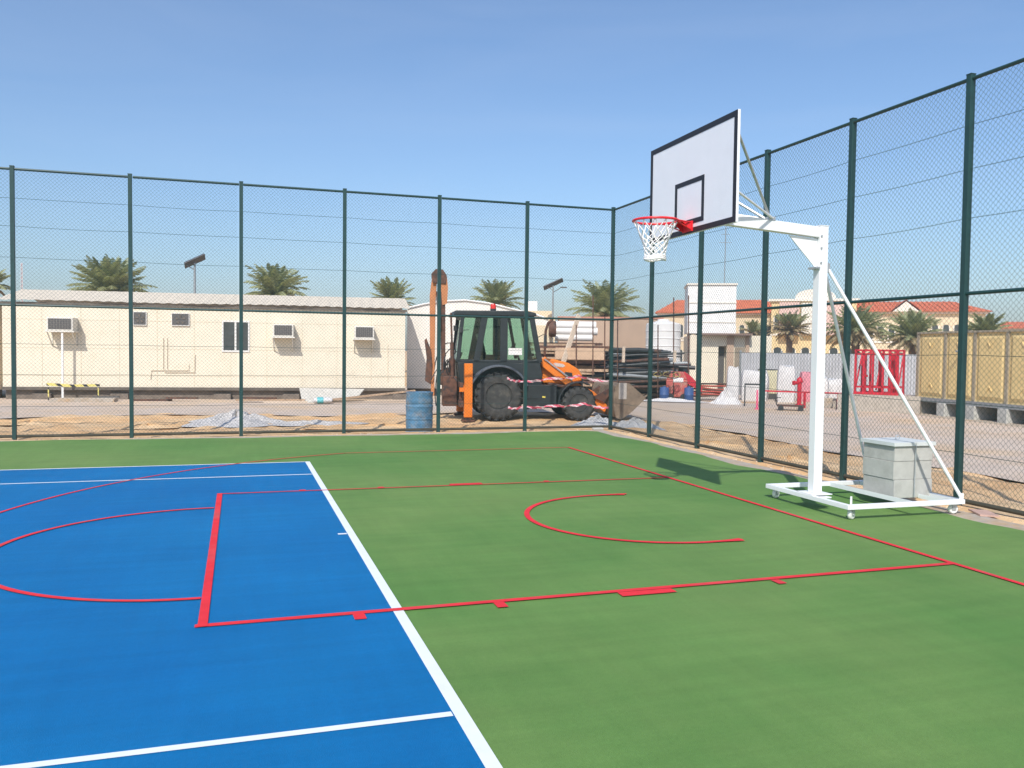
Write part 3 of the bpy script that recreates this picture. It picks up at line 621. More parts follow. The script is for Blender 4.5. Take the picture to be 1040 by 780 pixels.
tape([dpt(515,384,dT), dpt(530,387,19.6), dpt(560,384,19.4), dpt(588,382,19.3), dpt(618,387,19.2)], 'red and white barrier tape, upper of the two in front of the backhoe')
tape([dpt(516,414,dT), dpt(532,413,19.6), dpt(560,412,19.4), dpt(594,410,19.3), dpt(618,414,19.2)], 'red and white barrier tape, lower of the two, at wheel hub height')

# ------------------------------------------------------------------ site cabin with air conditioners
A = gp(3, 28, -.1); Bq = gp(411, 30.6, -.1); fd = (Bq-A); fd.z = 0; FL = fd.length; fang = math.atan2(fd.y, fd.x); fdn = fd.normalized()
CB = thing('site_cabin', 'long cream portable cabin with window air conditioners, raised on blocks behind the fence', 'cabin', (A.x, A.y, -.1), fang)
fn = Vector((fdn.y, -fdn.x, 0))
def fx(u, v, off=0):                                               # pixel -> (x, z) on the cabin front
    r = ray(u, v); t = (A+fn*off-CPOS).dot(fn)/r.dot(fn); p = CPOS+r*t; return (p-A).dot(fdn), p.z+.1
CZ0, CZ1 = .42, 3.16
q = MB(); q.box((-0.0,0,CZ0),(FL,2.9,CZ1)); cwall = q.build('wall', mcream, CB)
q = MB()
for z in (fx(200,327)[1], fx(200,355)[1], fx(200,382)[1]): q.box((0.001,-.005,z-.006),(FL-.001,-.0006,z+.006))
for k in range(1, 11): q.box((k*FL/11-.005,-.006,CZ0+.001),(k*FL/11+.005,-.0008,CZ1-.001))
q.build('panel_seams', mat('seam_beige', (.60,.52,.38), .7), cwall)
q = MB(); q.box((-.06,-.05,CZ1-.02),(FL+.06,-.001,CZ1+.06)); q.build('fascia', mdarktrim, CB)
q = MB(); q.box((0,-.06,CZ0-.10),(FL,-.001,CZ0-.001)); q.build('floor_beam', mdarktrim, CB)
# corrugated roof
n_ = 180; vs = []; 
for i in range(n_+1):
    x = -.15+(FL+.3)*i/n_; c_ = .008*math.sin(i*2*math.pi/5); sag = .02*math.sin(x*.9)
    vs += [(x,-.12-.03*math.sin(x*2.2),CZ1+.12+c_*1.5+sag*.6), (x,2.2,CZ1+.60+c_*.4), (x,4.3,CZ1+.14+c_)]
q = MB(); q.add(vs, [(3*i,3*i+3,3*i+4,3*i+1) for i in range(n_)]+[(3*i+1,3*i+4,3*i+5,3*i+2) for i in range(n_)])
q.build('roof', mcreamroof, CB)
for x in (1.2, 3.6, 6.9, 9.2, 13.0):
    q = MB(); q.box((x-.28,-.12,.0),(x+.28,.095,.20)); q.build('support_block', mblockwall, CB, bevel=.01)
q = MB(); q.box((0.05,.10,.0),(FL-.05,.14,.318)); q.build('skirting', mblockwall, CB)
def ac(u0, u1, v0, v1, prop=False):
    d_ = .56; x0, z1 = fx(u0, v0, d_); x1, z0 = fx(u1-3, v1, d_); g = thing('air_conditioner', None, None, (0,0,0)); g.parent = CB
    q = MB(); q.box((x0,-d_,z0),(x1,-.001,z1)); q.build('casing', mac, g, bevel=.015)
    q = MB(); q.box((x0+.05,-d_-.012,z0+.05),(x1-.05,-d_-.001,z1-.04))
    q.build('grille', mgrille, g)
    q = MB()
    for k in range(9): xx = x0+.06+(x1-x0-.12)*k/8; q.box((xx-.0025,-d_-.02,z0+.05),(xx+.0025,-d_-.0125,z1-.04))
    for k in range(1,5): zz = z0+.05+(z1-z0-.09)*k/5; q.box((x0+.05,-d_-.026,zz-.002),(x1-.05,-d_-.0205,zz+.002))
    q.build('grille_bars', mat('grille_bar', (.34,.32,.29), .6), g)
    q = MB(); q.box((x0-.04,-d_-.02,z0-.045),(x1+.04,-.001,z0-.001))
    for xx in (x0+.01, x1-.04): q.bar((xx,-.02,z0-.48),(xx,-d_+.03,z0-.05),.03,.03); q.box((xx-.015,-.03,z0-.5),(xx+.015,-.001,z0-.046))
    q.build('bracket', mac, g)
    if prop:
        xm = x0+.58*(x1-x0); q = MB(); q.box((xm-.03,-d_+.02,.0),(xm+.03,-d_+.08,z0-.046)); q.build('prop_post', mwhitep, g)
ac(47,77,322,336,True); ac(277,301,329,342); ac(360,383,331,344)
def fan(u0, u1, v0, v1):
    x0, z1 = fx(u0, v0); x1, z0 = fx(u1, v1); q = MB(); q.box((x0,-.05,z0),(x1,-.001,z1)); f_ = q.build('exhaust_fan', mgrille, CB)
    q = MB(); ring2 = [(x0-.02,z0-.02,x1+.02,z0),(x0-.02,z1,x1+.02,z1+.02)]
    for a_, b_, c_, d_ in ring2: q.box((a_,-.055,b_),(c_,-.001,d_))
    q.box((x0-.02,-.055,z0),(x0-.0005,-.001,z1)); q.box((x1+.0005,-.055,z0),(x1+.02,-.001,z1)); q.build('fan_frame', mframe, f_)
    cx, cz = (x0+x1)/2, (z0+z1)/2; q = MB()
    for k in range(5):
        a_ = k*1.257+.3; q.prism([(cx+.03*math.cos(a_),cz+.03*math.sin(a_)),(cx+.16*math.cos(a_-.25),cz+.16*math.sin(a_-.25)),(cx+.16*math.cos(a_+.35),cz+.16*math.sin(a_+.35))], -.065,-.0555,'y')
    q.build('fan_blades', mdarktrim, f_)
fan(136,148.5,317,330); fan(175,192,318.5,330.5)
x0, z1 = fx(227,327); x1, z0 = fx(252,356); wn = thing('window', None, None, (0,0,0)); wn.parent = CB
q = MB(); q.box((x0-.05,-.03,z0-.06),(x1+.05,-.001,z0)); q.box((x0-.05,-.03,z1),(x1+.05,-.001,z1+.05)); q.box((x0-.05,-.03,z0+.0005),(x0,-.001,z1-.0005)); q.box((x1,-.03,z0+.0005),(x1+.05,-.001,z1-.0005)); q.box(((x0+x1)/2-.04,-.032,z0+.001),((x0+x1)/2+.02,-.001,z1-.001)); q.build('frame', mframe, wn)
q = MB(); q.box((x0+.001,-.012,z0+.001),(x1-.001,-.004,z1-.001)); q.build('pane', mglassdark, wn)
q = MB()
pp = [fx(166,343), fx(166,375), fx(168,378), fx(198,378), fx(198,360)]; q.tube([(a_,-.03,b_) for a_, b_ in pp], .012, 6)
pp = [fx(153,385), fx(154,376), fx(192,376), fx(192,370)]; q.tube([(a_,-.03,b_) for a_, b_ in pp], .012, 6); pp = [fx(170,343), fx(170,375)]; q.tube([(a_,-.03,b_) for a_, b_ in pp], .01, 6)
q.build('water_pipe', mcreamroof, CB)
q = MB(); x0, z1 = fx(405,372); q.box((FL-.62,-.02,.62),(FL-.60,-.0065,2.0)); q.build('conduit', mcreamroof, CB)
# striped guard rail and leftovers at the cabin foot
x0, z0 = fx(53,391); x1, _ = fx(106,391)
myb = mat('yellow_black_stripe', (.8,.65,.1), .6); nn = myb.node_tree.nodes; ll = myb.node_tree.links
wv = nn.new('ShaderNodeTexWave'); wv.inputs['Scale'].default_value = 1.6; wv.bands_direction = 'DIAGONAL'; cr = nn.new('ShaderNodeValToRGB'); cr.color_ramp.interpolation = 'CONSTANT'; cr.color_ramp.elements[0].color = (.03,.03,.03,1); cr.color_ramp.elements[1].color = (.70,.60,.18,1); cr.color_ramp.elements[1].position = .28
tcx = nn.new('ShaderNodeTexCoord'); ll.new(tcx.outputs['Object'], wv.inputs[0]); ll.new(wv.outputs[0], cr.inputs[0]); ll.new(cr.outputs[0], nn['Principled BSDF'].inputs['Base Color'])
q = MB(); q.bar((0,0,.05),((x1-x0)*.45,0,.0),.02,.09); q.bar(((x1-x0)*.452,0,.0),(x1-x0,0,.02),.02,.08)
for xx in (.05, x1-x0-.05): q.box((xx-.015,.0,-.5),(xx+.015,.03,-.05))
p_ = A+fdn*x0+fn*.55; o = q.build('warning_rail', myb, loc=(p_.x, p_.y, z0-.1)); o.rotation_euler = (0,0,fang); tag(o, 'yellow and black striped warning tape rail low in front of the cream cabin', 'barrier')
# brown cabin at the far left edge of the picture
C0 = A-fdn*4.2; g = thing('site_cabin', 'cream cabin with dark red door at the left edge, beside the long cabin', 'cabin', (C0.x, C0.y, -.1), fang)
q = MB(); q.box((-1.5,0.3,.3),(4.0,3.1,3.0)); q.build('wall', mcream, g); q = MB(); q.box((3.0,.22,.45),(3.93,.299,2.75)); q.build('door', mbrowndoor, g)
q = MB(); q.box((-1.6,.1,3.01),(4.08,3.2,3.12)); q.build('roof', mcreamroof, g)
q = MB()
for k in range(5): q.box((-1.2+k*1.2,.5,0),(-.9+k*1.2,.8,.299))
q.build('support_blocks', mblockwall, g)

# pale storage shed with low curved roof behind the cabin end and the machine
g0 = gp(413, 33.6, -.1); ang2 = facing(480, R(-2)); s33 = 33.6/CF
g = thing('storage_shed', 'off-white sheet storage shed with low curved roof behind the backhoe', 'shed', (g0.x, g0.y, -.1), ang2)
pf = [(0,.28)]; Wd = (556-413)*s33
for u, v in ((413,314),(430,310),(450,307),(472,306),(495,309),(520,315),(545,321),(556,325)): pf.append(((u-413)*s33, 1.8+(hz(u)-v)*s33))
pf.append((Wd,.28))
q = MB(); q.prism(pf, 0, 9, 'y'); q.build('shell', mwall2, g)
q = MB(); q.box((.0,.15,0),(Wd,.3,.279)); q.build('plinth', mblockwall, g)
q = MB(); q.tube([(x, -.04, z+.02) for x, z in pf[1:-1]], .035, 6); q.build('edge_trim', mwhitep, g)
q = MB()
for k in range(1, 5): q.box((k*Wd/5-.02,-.02,.29),(k*Wd/5+.02,-.001,2.9))
q.build('panel_ribs', mwall2, g)
# low off-white block beyond, with small white roof tank
g0 = gp(528, 62, -.1); s6 = 62/CF
g = thing('low_building', 'small cream flat roofed building with white roof tank, beyond the shed', 'building', (g0.x, g0.y, -.1), facing(545))
q = MB(); q.box((0,0,0),(2.5,5,1.8+(357-322)*s6)); q.box((-.3,.01,1.8+(357-323)*s6),(2.3,4.9,1.8+(357-316)*s6)); q.build('wall', mvilla, g)
q = MB(); q.box((.45,.5,1.8+(357-316)*s6),(1.2,1.3,1.8+(357-306)*s6)); q.build('roof_tank', mwhitep, g)
# long beige hoarding
def hoarding(u0, u1, d, v0, v1, label):
    g0 = gp(u0, d, -.1); g1 = gp(u1, d, -.1); dd = (g1-g0); ln = dd.length; an = math.atan2(dd.y, dd.x); h0 = 1.8+(hz((u0+u1)/2)-v0)*d/CF
    g = thing('boundary_wall', label, 'wall', (g0.x, g0.y, -.1), an)
    q = MB(); q.box((0,0,0),(ln,.2,h0)); q.build('wall', mhoard, g)
    q = MB(); q.box((-.03,-.04,h0+.001),(ln+.03,.24,h0+.09)); q.build('coping', mat('reddish_coping', (.50,.24,.17), .85), g)
    q = MB(); n = int(ln/2.4)
    for k in range(n+1): q.box((k*ln/n-.02,-.03,0),(k*ln/n+.02,-.001,h0)) if 0 <= k <= n else None
    q.build('pier_strips', mrust, g); return g
hoarding(566, 672, 46, 324, 0, 'long beige boundary wall with reddish coping behind the pipe stacks')

# ------------------------------------------------------------------ stacked pipes and timber
def stack_obj(name, m, label, cat, u, v, d, L_, r, yaw, grp, tilt=0, flat=None):
    p = at(u, v, d); q = MB(); dx = Vector((math.cos(yaw)*math.cos(tilt), math.sin(yaw)*math.cos(tilt), math.sin(tilt)))*L_/2
    if flat: q.bar(-dx, dx, flat[0], flat[1])
    else: q.tube([-dx, -dx*.3+Vector((0,0,random.uniform(-.03,.03))), dx*.35+Vector((0,0,random.uniform(-.03,.03))), dx], r, 10)
    o = q.build(name, m, loc=p, smooth=not flat); tag(o, label, cat, grp); return o
gpipe = 'black pipes stacked behind the backhoe'
for k in range(88):
    row = k // 10; v = 391-row*4.3+random.uniform(-1.8,1.8); d = 32.0+.26*(k % 10)
    span = 70 if row < 6 else 52
    u = 648+random.uniform(-14,12); c_ = random.random()
    m_ = mblackpipe if c_ < .66 else (mrust if c_ < .85 else mpole)
    lab_ = {mblackpipe.name: 'black', mrust.name: 'rusty brown', mpole.name: 'grey metal'}[m_.name]
    stack_obj('pipe', m_, lab_+' site pipe lying in the tall heap right of the backhoe', 'pipe', u, v, d, random.uniform(2.2,3.7) if row < 6 else random.uniform(1.6,2.7), random.uniform(.03,.085), R(-18)+random.uniform(-.24,.24), gpipe, random.uniform(-.09,.09))
for k in range(16):
    v = 404-2.6*(k % 6)+random.uniform(-.8,.8); stack_obj('scrap_beam', mwood if k % 2 else mrust, ('dusty timber beam laid low under the black pipe heap' if k % 2 else 'rusty steel beam laid low under the black pipe heap'), 'beam', 645+random.uniform(-12,16), v, 33.0+.2*k, 3.4, .05, R(-18)+random.uniform(-.06,.06), 'beams under the pipe heap', 0, (.20,.12))
for k in range(40):
    v = 402-2.9*(k % 19)+random.uniform(-.8,.8); stack_obj('timber', mwood if k % 3 else mrust, ('weathered timber in the stack behind the orange hood' if k % 3 else 'rusty steel bar in the timber stack behind the orange hood'), 'timber', 577+random.uniform(-6,8), v, 31.6+.55*(k % 4), random.uniform(1.8,3.0), .05, R(-18)+random.uniform(-.08,.08), 'timbers stacked behind the backhoe hood', 0, (.17,.10))
q = MB(); p_ = at(588, 358, 31.3); q.box((-.87,0,-.26),(.93,.6,.17)); o = q.build('crate', mat('brown_box', (.52,.36,.24), .8), loc=p_); o.rotation_euler = (0,0,R(-18)); tag(o, 'long tan crate lying on the timber stack, left of the black pipes', 'crate')
for k, (u, v, r_, L_, lab) in enumerate(((582,330.5,.16,1.78,'upper left thick white pipe roll on the timber stack'),(585,336.5,.15,1.66,'middle thick white pipe roll on the timber stack'),(583,343,.13,1.5,'lowest thick white pipe roll on the timber stack'))):
    q = MB(); q.lathe([(r_*.8,-L_/2+.03),(r_*.8,-L_/2),(r_,-L_/2),(r_,L_/2),(r_*.8,L_/2),(r_*.8,L_/2-.03)], 18, (0,0,0), 'x'); o = q.build('white_pipe', mwhitep, loc=at(u, v, 33.2), smooth=True); o.rotation_euler = (0,0,R(-18)); tag(o, lab, 'pipe', 'thick white pipes on the timber stack')
q = MB(); q.box((-.30,-.3,-.45),(.30,.3,.25)); o = q.build('crate', mvilla, bevel=.02, loc=at(552, 338, 33)); o.scale = (1.14, 1.14, 1.14); o.rotation_euler = (0,0,R(-18)); tag(o, 'cream box on top of the timber stack, left of the white pipes', 'box')
q = MB(); q.lathe([(.0,-.12),(.25,-.12),(.27,-.06),(.27,.06),(.25,.12),(0,.12)], 20, (0,0,0), 'x'); o = q.build('cable_drum', mrust, loc=at(561, 334, 32.4)); o.scale = (1.14, 1.14, 1.14); o.rotation_euler = (0,0,R(-18)); tag(o, 'dark round drum end between cream box and white pipes', 'drum')
pa, pb = at(564, 392, 30.8), at(588, 320, 31.9); q = MB(); q.bar(pa, pb, .19, .05, up=(0.3,-1,0)); o = q.build('plank', mpalewood); tag(o, 'pale plank leaning against the timber stack above the orange hood', 'plank')
for k, (u, v0, v1, d) in enumerate(((585,330,407,31.2),(602,300,407,31.3),(614,322,407,31.4),(627,325,407,31.5),(684,302,407,31.6),(699,300,407,31.7),(668,330,407,31.8))):
    pa, pb = at(u, v1, d), at(u+.3, v0, d); q = MB(); q.tube([pa, pb], .022, 6); o = q.build('stake', mrust); tag(o, 'thin rusty upright stake '+('just left of the leaning pale plank','tallest one, in front of the palm by the corner post','short one between the white pipes and the corner post','short one right against the fence corner post','tall one before the white round tank','tall one at the left edge of the white tower','short one before the middle of the white round tank')[k], 'stake', 'thin rusty stakes among the stacks')
for k, (u, v0, v1, lab) in enumerate(((633,352,368,'short pale wooden stake standing against the black pipes left of a fence post'),(685,356,368,'short pale wooden stake standing at the right end of the black pipes'))):
    pa, pb = at(u, v1, 31.4), at(u+.5, v0, 31.4); q = MB(); q.bar(pa, pb, .10, .06); o = q.build('wooden_stake', mpalewood); tag(o, lab, 'stake')
mhose = mat('dull_yellow_hose', (.38,.30,.10), .6, var=.3)
# coil of coloured hose
for k in range(7):
    p_ = at(668+3.2*k, 380-1.2*math.sin(k), 31.0); q = MB(); r_ = .13+.03*(k % 3); ph = random.uniform(0, 1)
    q.tube([Vector((r_*math.cos(t)*1.1, .05*math.sin(t*2+ph), r_*math.sin(t)*.6)) for t in np.linspace(0, 6.28, 20, endpoint=False)], .016, 6, closed=True)
    o = q.build('hose_coil', (mhose, mrust, mblackpipe)[k % 3], loc=p_); tag(o, ('dull yellow hose coil on the heap above the red machine','rusty brown hose coil on the heap above the red machine','black hose coil on the heap above the red machine')[k % 3], 'hose', 'hose coils on the heap')

# ------------------------------------------------------------------ palms
def palm(u, d, vtop, vc, wpx, label, dry=.15, nfr=64, seed=1, group='date palms behind the site'):
    rd = random.Random(seed); s = d/CF; base = gp(u, d, -.1)
    zc = 1.8+(hz(u)-vc)*s; Rr = wpx*s/2*1.05; Ht = (vc-vtop)*s
    g = thing('palm_tree', label, 'palm tree', (base.x, base.y, -.1), rd.uniform(0, 6)); g['group'] = group
    q = MB(); prof = []
    n = 16
    for i in range(n+1): prof.append((.24+.05*(1-i/n)+(.035 if i % 2 else 0), zc*i/n))
    q.lathe(prof, 12); q.build('trunk', mpalmtrunk, g)
    q = MB(); qd = MB(); sp = rd.uniform(-8, 12); dr_ = rd.uniform(.75, 1.3)
    for i in range(nfr):
        az = i*2.399+rd.uniform(-.2,.2); f = i/nfr                  # young upright ones first
        el = R(86-(96-sp)*f**(1.15+sp*.02)+rd.uniform(-11,11)); Lf = max(Rr*1.16, Ht*1.02)*rd.uniform(.86,1.08)*(.86+.2*math.sin(math.pi*f))
        isdry = f > 1-dry; tgt = qd if isdry else q
        pts = []; p = Vector((0,0,zc-.15)); e = el; m = 14
        for k in range(m+1):
            pts.append(p.copy()); p = p+Vector((math.cos(az)*math.cos(e), math.sin(az)*math.cos(e), math.sin(e)))*Lf/m
            e -= R((1.6+5.0*k/m)*dr_*(1.15 if f > .6 else .85))
        side = Vector((-math.sin(az), math.cos(az), 0)); tw = rd.uniform(-.5,.5)
        for k in range(m):                                          # rachis
            a, b_ = pts[k], pts[k+1]; wv_ = side*.022*(1-k/m*.7); tgt.add([a-wv_, a+wv_, b_+wv_*.9, b_-wv_*.9], [(0,1,2,3)])
        M_ = 34
        for j in range(2, M_):
            t = j/M_; k = min(int(t*m), m-1); ft = t*m-k; c = pts[k].lerp(pts[k+1], ft); dr = (pts[k+1]-pts[k]).normalized(); up = side.cross(dr).normalized()
            ll_ = Lf*.19*(math.sin(math.pi*min(1,(t*.93+.1)))**.6)*rd.uniform(.8,1.15)
            for sg in (-1, 1):
                if rd.random() < .06: continue
                dv = (side*sg*math.cos(.55+tw*.2)+dr*.72+up*(.35+rd.uniform(-.25,.2))+Vector((0,0,-.12))).normalized()
                wd = dr*.040
                e1 = c+dv*ll_*.55; e2 = c+dv*ll_+Vector((0,0,-.10*ll_))
                tgt.add([c-wd*.6, c+wd*.6, e1+wd, e2, e1-wd], [(0,1,2,3,4)])
    q.build('crown', mpalm, g); 
    if qd.v: qd.build('dead_fronds', mpalmdry, g)
    # boots below the crown
    q = MB()
    for i in range(26):
        az = i*2.4; z = zc-.15-.035*i; q.bar((.2*math.cos(az),.2*math.sin(az),z-.1), (.42*math.cos(az),.42*math.sin(az),z+.16), .10, .05)
    q.build('frond_stubs', mpalmtrunk, g)
    return g
palm(112, 52, 257, 296, 74, 'tall bushy date palm above the cabin roof, leftmost full one', seed=3, nfr=90)
palm(279, 55, 268, 300, 66, 'rounded date palm right behind the cabin roof, above the window', seed=5)
palm(397, 66, 288, 307, 48, 'small date palm rising behind the right end of the long cabin', seed=8, nfr=56)
palm(503, 66, 290, 309, 54, 'date palm rising just above the backhoe roof', seed=11, nfr=56)
palm(613, 58, 293, 318, 70, 'date palm behind the corner of the fence, above the pipe stacks', seed=13)
palm(-10, 50, 262, 292, 34, 'date palm cut by the left edge of the picture', seed=17, nfr=30)
palm(801, 78, 318, 336, 42, 'date palm with bare trunk before the yellow villa, left of the white stand post', seed=19, dry=.5)
palm(764, 88, 330, 338, 30, 'small dry palm between the white tower and the yellow villa', seed=23, dry=.4, nfr=30)
palm(868, 62, 307, 338, 62, 'large grey-green date palm just right of the white stand post', seed=29, dry=.35, nfr=80)
palm(926, 58, 316, 341, 56, 'date palm standing behind the left end of the yellow water tank', seed=31, dry=.35, nfr=76)
palm(1000, 60, 318, 338, 46, 'date palm peeping over the yellow water tank near the right edge', seed=37, dry=.25)

# ------------------------------------------------------------------ villas
def villa(u0, u1, d, v_eave, v_ridge, label, wallm, gables=(), flat=False, depth=11, win=5, skew=0, inset=1.6):
    s = d/CF; g0 = gp(u0, d, -.1); W_ = (u1-u0)*s; um = (u0+u1)/2
    He = 1.8+(hz(um)-v_eave)*s; Hr = 1.8+(hz(um)-v_ridge)*s
    g = thing('villa', label, 'villa', (g0.x, g0.y, -.1), facing(um, skew)); g['group'] = 'villas beyond the site'
    q = MB(); q.box((0,0,0),(W_,depth,He)); wl = q.build('wall', wallm, g)
    q = MB(); q.box((-.25,-.25,He+.001),(W_+.25,depth+.25,He+.22)); q.box((-.08,-.08,He*.52),(W_+.08,-.001,He*.52+.2)); q.build('cornice', mtrimw, g)
    if not flat:
        o = .55; z0 = He+.221; hh = Hr-z0
        q = MB(); q.add([(-o,-o,z0),(W_+o,-o,z0),(W_+o,depth+o,z0),(-o,depth+o,z0),(inset,depth/2,z0+hh),(W_-inset,depth/2,z0+hh)], [(0,1,5,4),(1,2,5),(2,3,4,5),(3,0,4),(3,2,1,0)])
        rf = q.build('roof', mtile, g)
        q = MB()
        for i in range(int(W_/.5)):
            x = -o+.5*i+.25; t = 1.0
            if x < inset: t = max(0, (x+o)/(inset+o))
            if x > W_-inset: t = max(0, (W_+o-x)/(inset+o))
            if t > .03: q.bar((x,-o-.01,z0+.03),(x,-o+(depth/2+o)*t,z0+hh*t+.03),.10,.06)
        q.build('tile_ribs', mtile, rf)
    for gx in gables:
        x = (gx-u0)*s; hw = 1.15
        q = MB(); q.prism([(x-hw,He+.2),(x+hw,He+.2),(x,He+1.15)], -.75, 2.2, 'y'); q.build('gable', mtrimw, g)
        q = MB(); q.add([(x-hw-.2,-.85,He+.2),(x,-.85,He+1.3),(x,3.2,He+1.3),(x-hw-.2,3.2,He+.2)],[(0,1,2,3)]); q.add([(x+hw+.2,-.85,He+.2),(x,-.85,He+1.3),(x,3.2,He+1.3),(x+hw+.2,3.2,He+.2)],[(0,1,2,3)]); q.build('gable_roof', mtile, g)
    for fl in (0, 1):
        for k in range(win):
            x = W_*(k+.5)/win; ww = min(.45, W_/win*.26); zc = He*(.72 if fl else .26)
            q = MB(); q.prism([(x-ww,zc-.75),(x+ww,zc-.75),(x+ww,zc+.45)]+[(x+ww*math.cos(t),zc+.45+ww*.7*math.sin(t)) for t in np.linspace(.3,2.84,7)]+[(x-ww,zc+.45)], -.03, -.001, 'y'); wv_ = q.build('window', mglassdark, g)
            q = MB(); q.box((x-ww-.12,-.10,zc-.88),(x+ww+.12,-.001,zc-.751)); q.box((x-ww-.1,-.08,zc-.75),(x-ww-.001,-.001,zc+.5)); q.box((x+ww+.001,-.08,zc-.75),(x+ww+.1,-.001,zc+.5)); q.build('window_surround', mtrimw, wv_)
    return g, W_, He, s
villa(669, 788, 94, 321, 303.5, 'long cream villa with flat-ridged orange roof behind the white tower', mvilla, win=14, depth=9)
g, W_, He, s = villa(782, 862, 84, 307, 300, 'yellow and pink villa with domed parapet behind the stand post', mvillay, flat=True, win=6)
q = MB(); q.prism([(W_*.28,He+.22)]+[(W_*.52+W_*.24*math.cos(t), He+.22+.95*math.sin(t)**.8) for t in np.linspace(2.9,.24,12)]+[(W_*.76,He+.22)], .0, 3.5, 'y'); q.build('domed_parapet', mtrimw, g)
q = MB(); q.box((W_*.10,-.9,He*.50+.21),(W_*.34,-.101,He*.98)); q.box((W_*.62,-.9,He*.50+.21),(W_*.92,-.101,He*.98)); q.build('projecting_bay', mpink, g)
q = MB(); q.box((W_*.36,-.7,He*.55),(W_*.60,-.09,He*.97)); q.build('balcony_bay', mtrimw, g)
villa(856, 984, 82, 320, 304, 'large cream villa with orange roof and small gable above the yellow water tank', mvilla, gables=(912,), win=13, depth=13, skew=R(8))
villa(1008, 1085, 100, 336, 326, 'distant villa with low orange roof at the right edge of the picture', mpink, win=5, skew=R(5))

# ------------------------------------------------------------------ yard on the right
# white tank
q = MB(); d = 40; s = d/CF; g0 = gp(672.5, d, -.1); r_ = 17.5*s; h_ = 1.8+(hz(672)-329)*s
prof = [(0,0),(r_,0)]
for k in range(1, 9): z = h_*k/9; prof += [(r_,z-.03),(r_+.03,z),(r_,z+.03)]
prof += [(r_,h_-.04),(r_-.06,h_),(r_*.35,h_+.12),(r_*.33,h_+.2),(0,h_+.2)]
q.lathe(prof, 32); o = q.build('water_tank', mwhitep, loc=g0, smooth=True); tag(o, 'white round water tank behind the black pipe heap', 'water tank')
# white tower on the low cream building
d = 40; s = d/CF; g0 = gp(700, d, -.1)
g = thing('pump_house', 'low cream building with tall white tower and flat brown canopy, beside the pipe heap', 'building', (g0.x, g0.y, -.1), facing(735, R(6)))
Hh = 1.8+(hz(725)-341)*s; Ht = 1.8+(hz(725)-290)*s; Wb = 80*s; dx0, dx1 = 28*s, 36*s
q = MB(); q.box((0,0,0),(dx0,5,Hh)); q.box((dx0,.0,2.15),(dx1,5,Hh)); q.box((dx1,0,0),(Wb,5,Hh)); q.box((dx0+.001,.5,0),(dx1-.001,5,2.149)); q.build('wall', mcream, g)
q = MB(); q.box((-3*s,.2,Hh+.09),(45*s,2.6,Ht)); tw = q.build('tower', mwhitep, g)
q = MB(); q.box((-3*s-.05,.13,Ht+.001),(45*s+.05,2.7,Ht+.08)); q.box((-3*s-.01,.17,Hh+1.5),(45*s+.01,.199,Hh+1.56)); q.box((-3*s-.01,.17,Hh+.6),(45*s+.01,.199,Hh+.64)); q.build('band', mtrimw, tw)
q = MB(); q.box((10*s,-.55,Hh+.001),(60*s,4,Hh+.089)); q.build('canopy', mat('brown_canopy', (.22,.15,.12), .8), g)
q = MB(); q.box((dx0+.05,.44,0),(dx1-.05,.495,2.1)); q.build('door', mgrille, g)
q = MB(); q.box((44*s,-.04,1.0),(54*s,-.001,2.1)); q.build('shutter', mat('khaki_shutter', (.28,.23,.17), .7), g)
q = MB(); q.box((36.3*s,-.10,0),(43*s,-.001,Hh-.02)); q.box((54.5*s,-.10,0),(58*s,-.001,Hh-.02)); q.build('pier', mhoard, g)
q = MB(); q.tube([(37*s,2.0,Ht), (37.3*s,2.0,Ht+3.0)], .025, 6); q.tube([(37*s-.3,2.0,Ht+2.2), (37*s+.3,2.0,Ht+2.2)], .012, 5); q.tube([(37*s-.2,2.0,Ht+2.6), (37*s+.2,2.0,Ht+2.6)], .012, 5); q.build('antenna', mpole, g)
# grey sheet fence
g0 = gp(752, 37, -.1); g1 = gp(960, 37, -.1); dd = g1-g0; ln = dd.length
g = thing('sheet_fence', 'grey corrugated metal fence behind the white sacks and the red frame', 'fence', (g0.x, g0.y, -.1), math.atan2(dd.y, dd.x))
n_ = 260; vs = []
for i in range(n_+1): y = .035 if (i//2) % 2 else -.035; vs += [(ln*i/n_, y, 0), (ln*i/n_, y, 1.86)]
q = MB(); q.add(vs, [(2*i,2*i+2,2*i+3,2*i+1) for i in range(n_)]); q.build('sheets', mcorr, g)
for z in (.3, 1.0, 1.7): q = MB(); q.box((0,.04,z),(ln,.09,z+.05)); q.build('rail', mpole, g)
for k in range(6): q = MB(); q.box((k*ln/5-.04,.10,0),(k*ln/5+.04,.18,1.95)); q.build('post', mpole, g)
# yellow panel water tank on block plinths
g0 = gp(929, 26.6, -.1); g1 = gp(1096, 20.6, -.1); dd = g1-g0; dd.z = 0; TL = dd.length
g = thing('panel_tank', 'large yellow sectional water tank on grey block piers at the right', 'water tank', (g0.x, g0.y, -.1), math.atan2(dd.y, dd.x))
nP = 5; pw = TL/nP; TZ0, TZ1 = .53, 2.48; TD = 4.2
q = MB(); q.box((0,.09,TZ0),(TL,TD,TZ1)); tk = q.build('body', mgrp, g)
def panel(q, x0, x1, z0, z1, y):
    m_ = .10; n1 = .19
    P = [(x0+m_,y,z0+.05),(x1-m_,y,z0+.05),(x1-m_,y,z1-.05),(x0+m_,y,z1-.05),(x0+n1,y-.04,z0+.16),(x1-n1,y-.04,z0+.16),(x1-n1,y-.04,z1-.16),(x0+n1,y-.04,z1-.16)]
    q.add(P, [(0,1,5,4),(1,2,6,5),(2,3,7,6),(3,0,4,7),(4,5,6,7)])
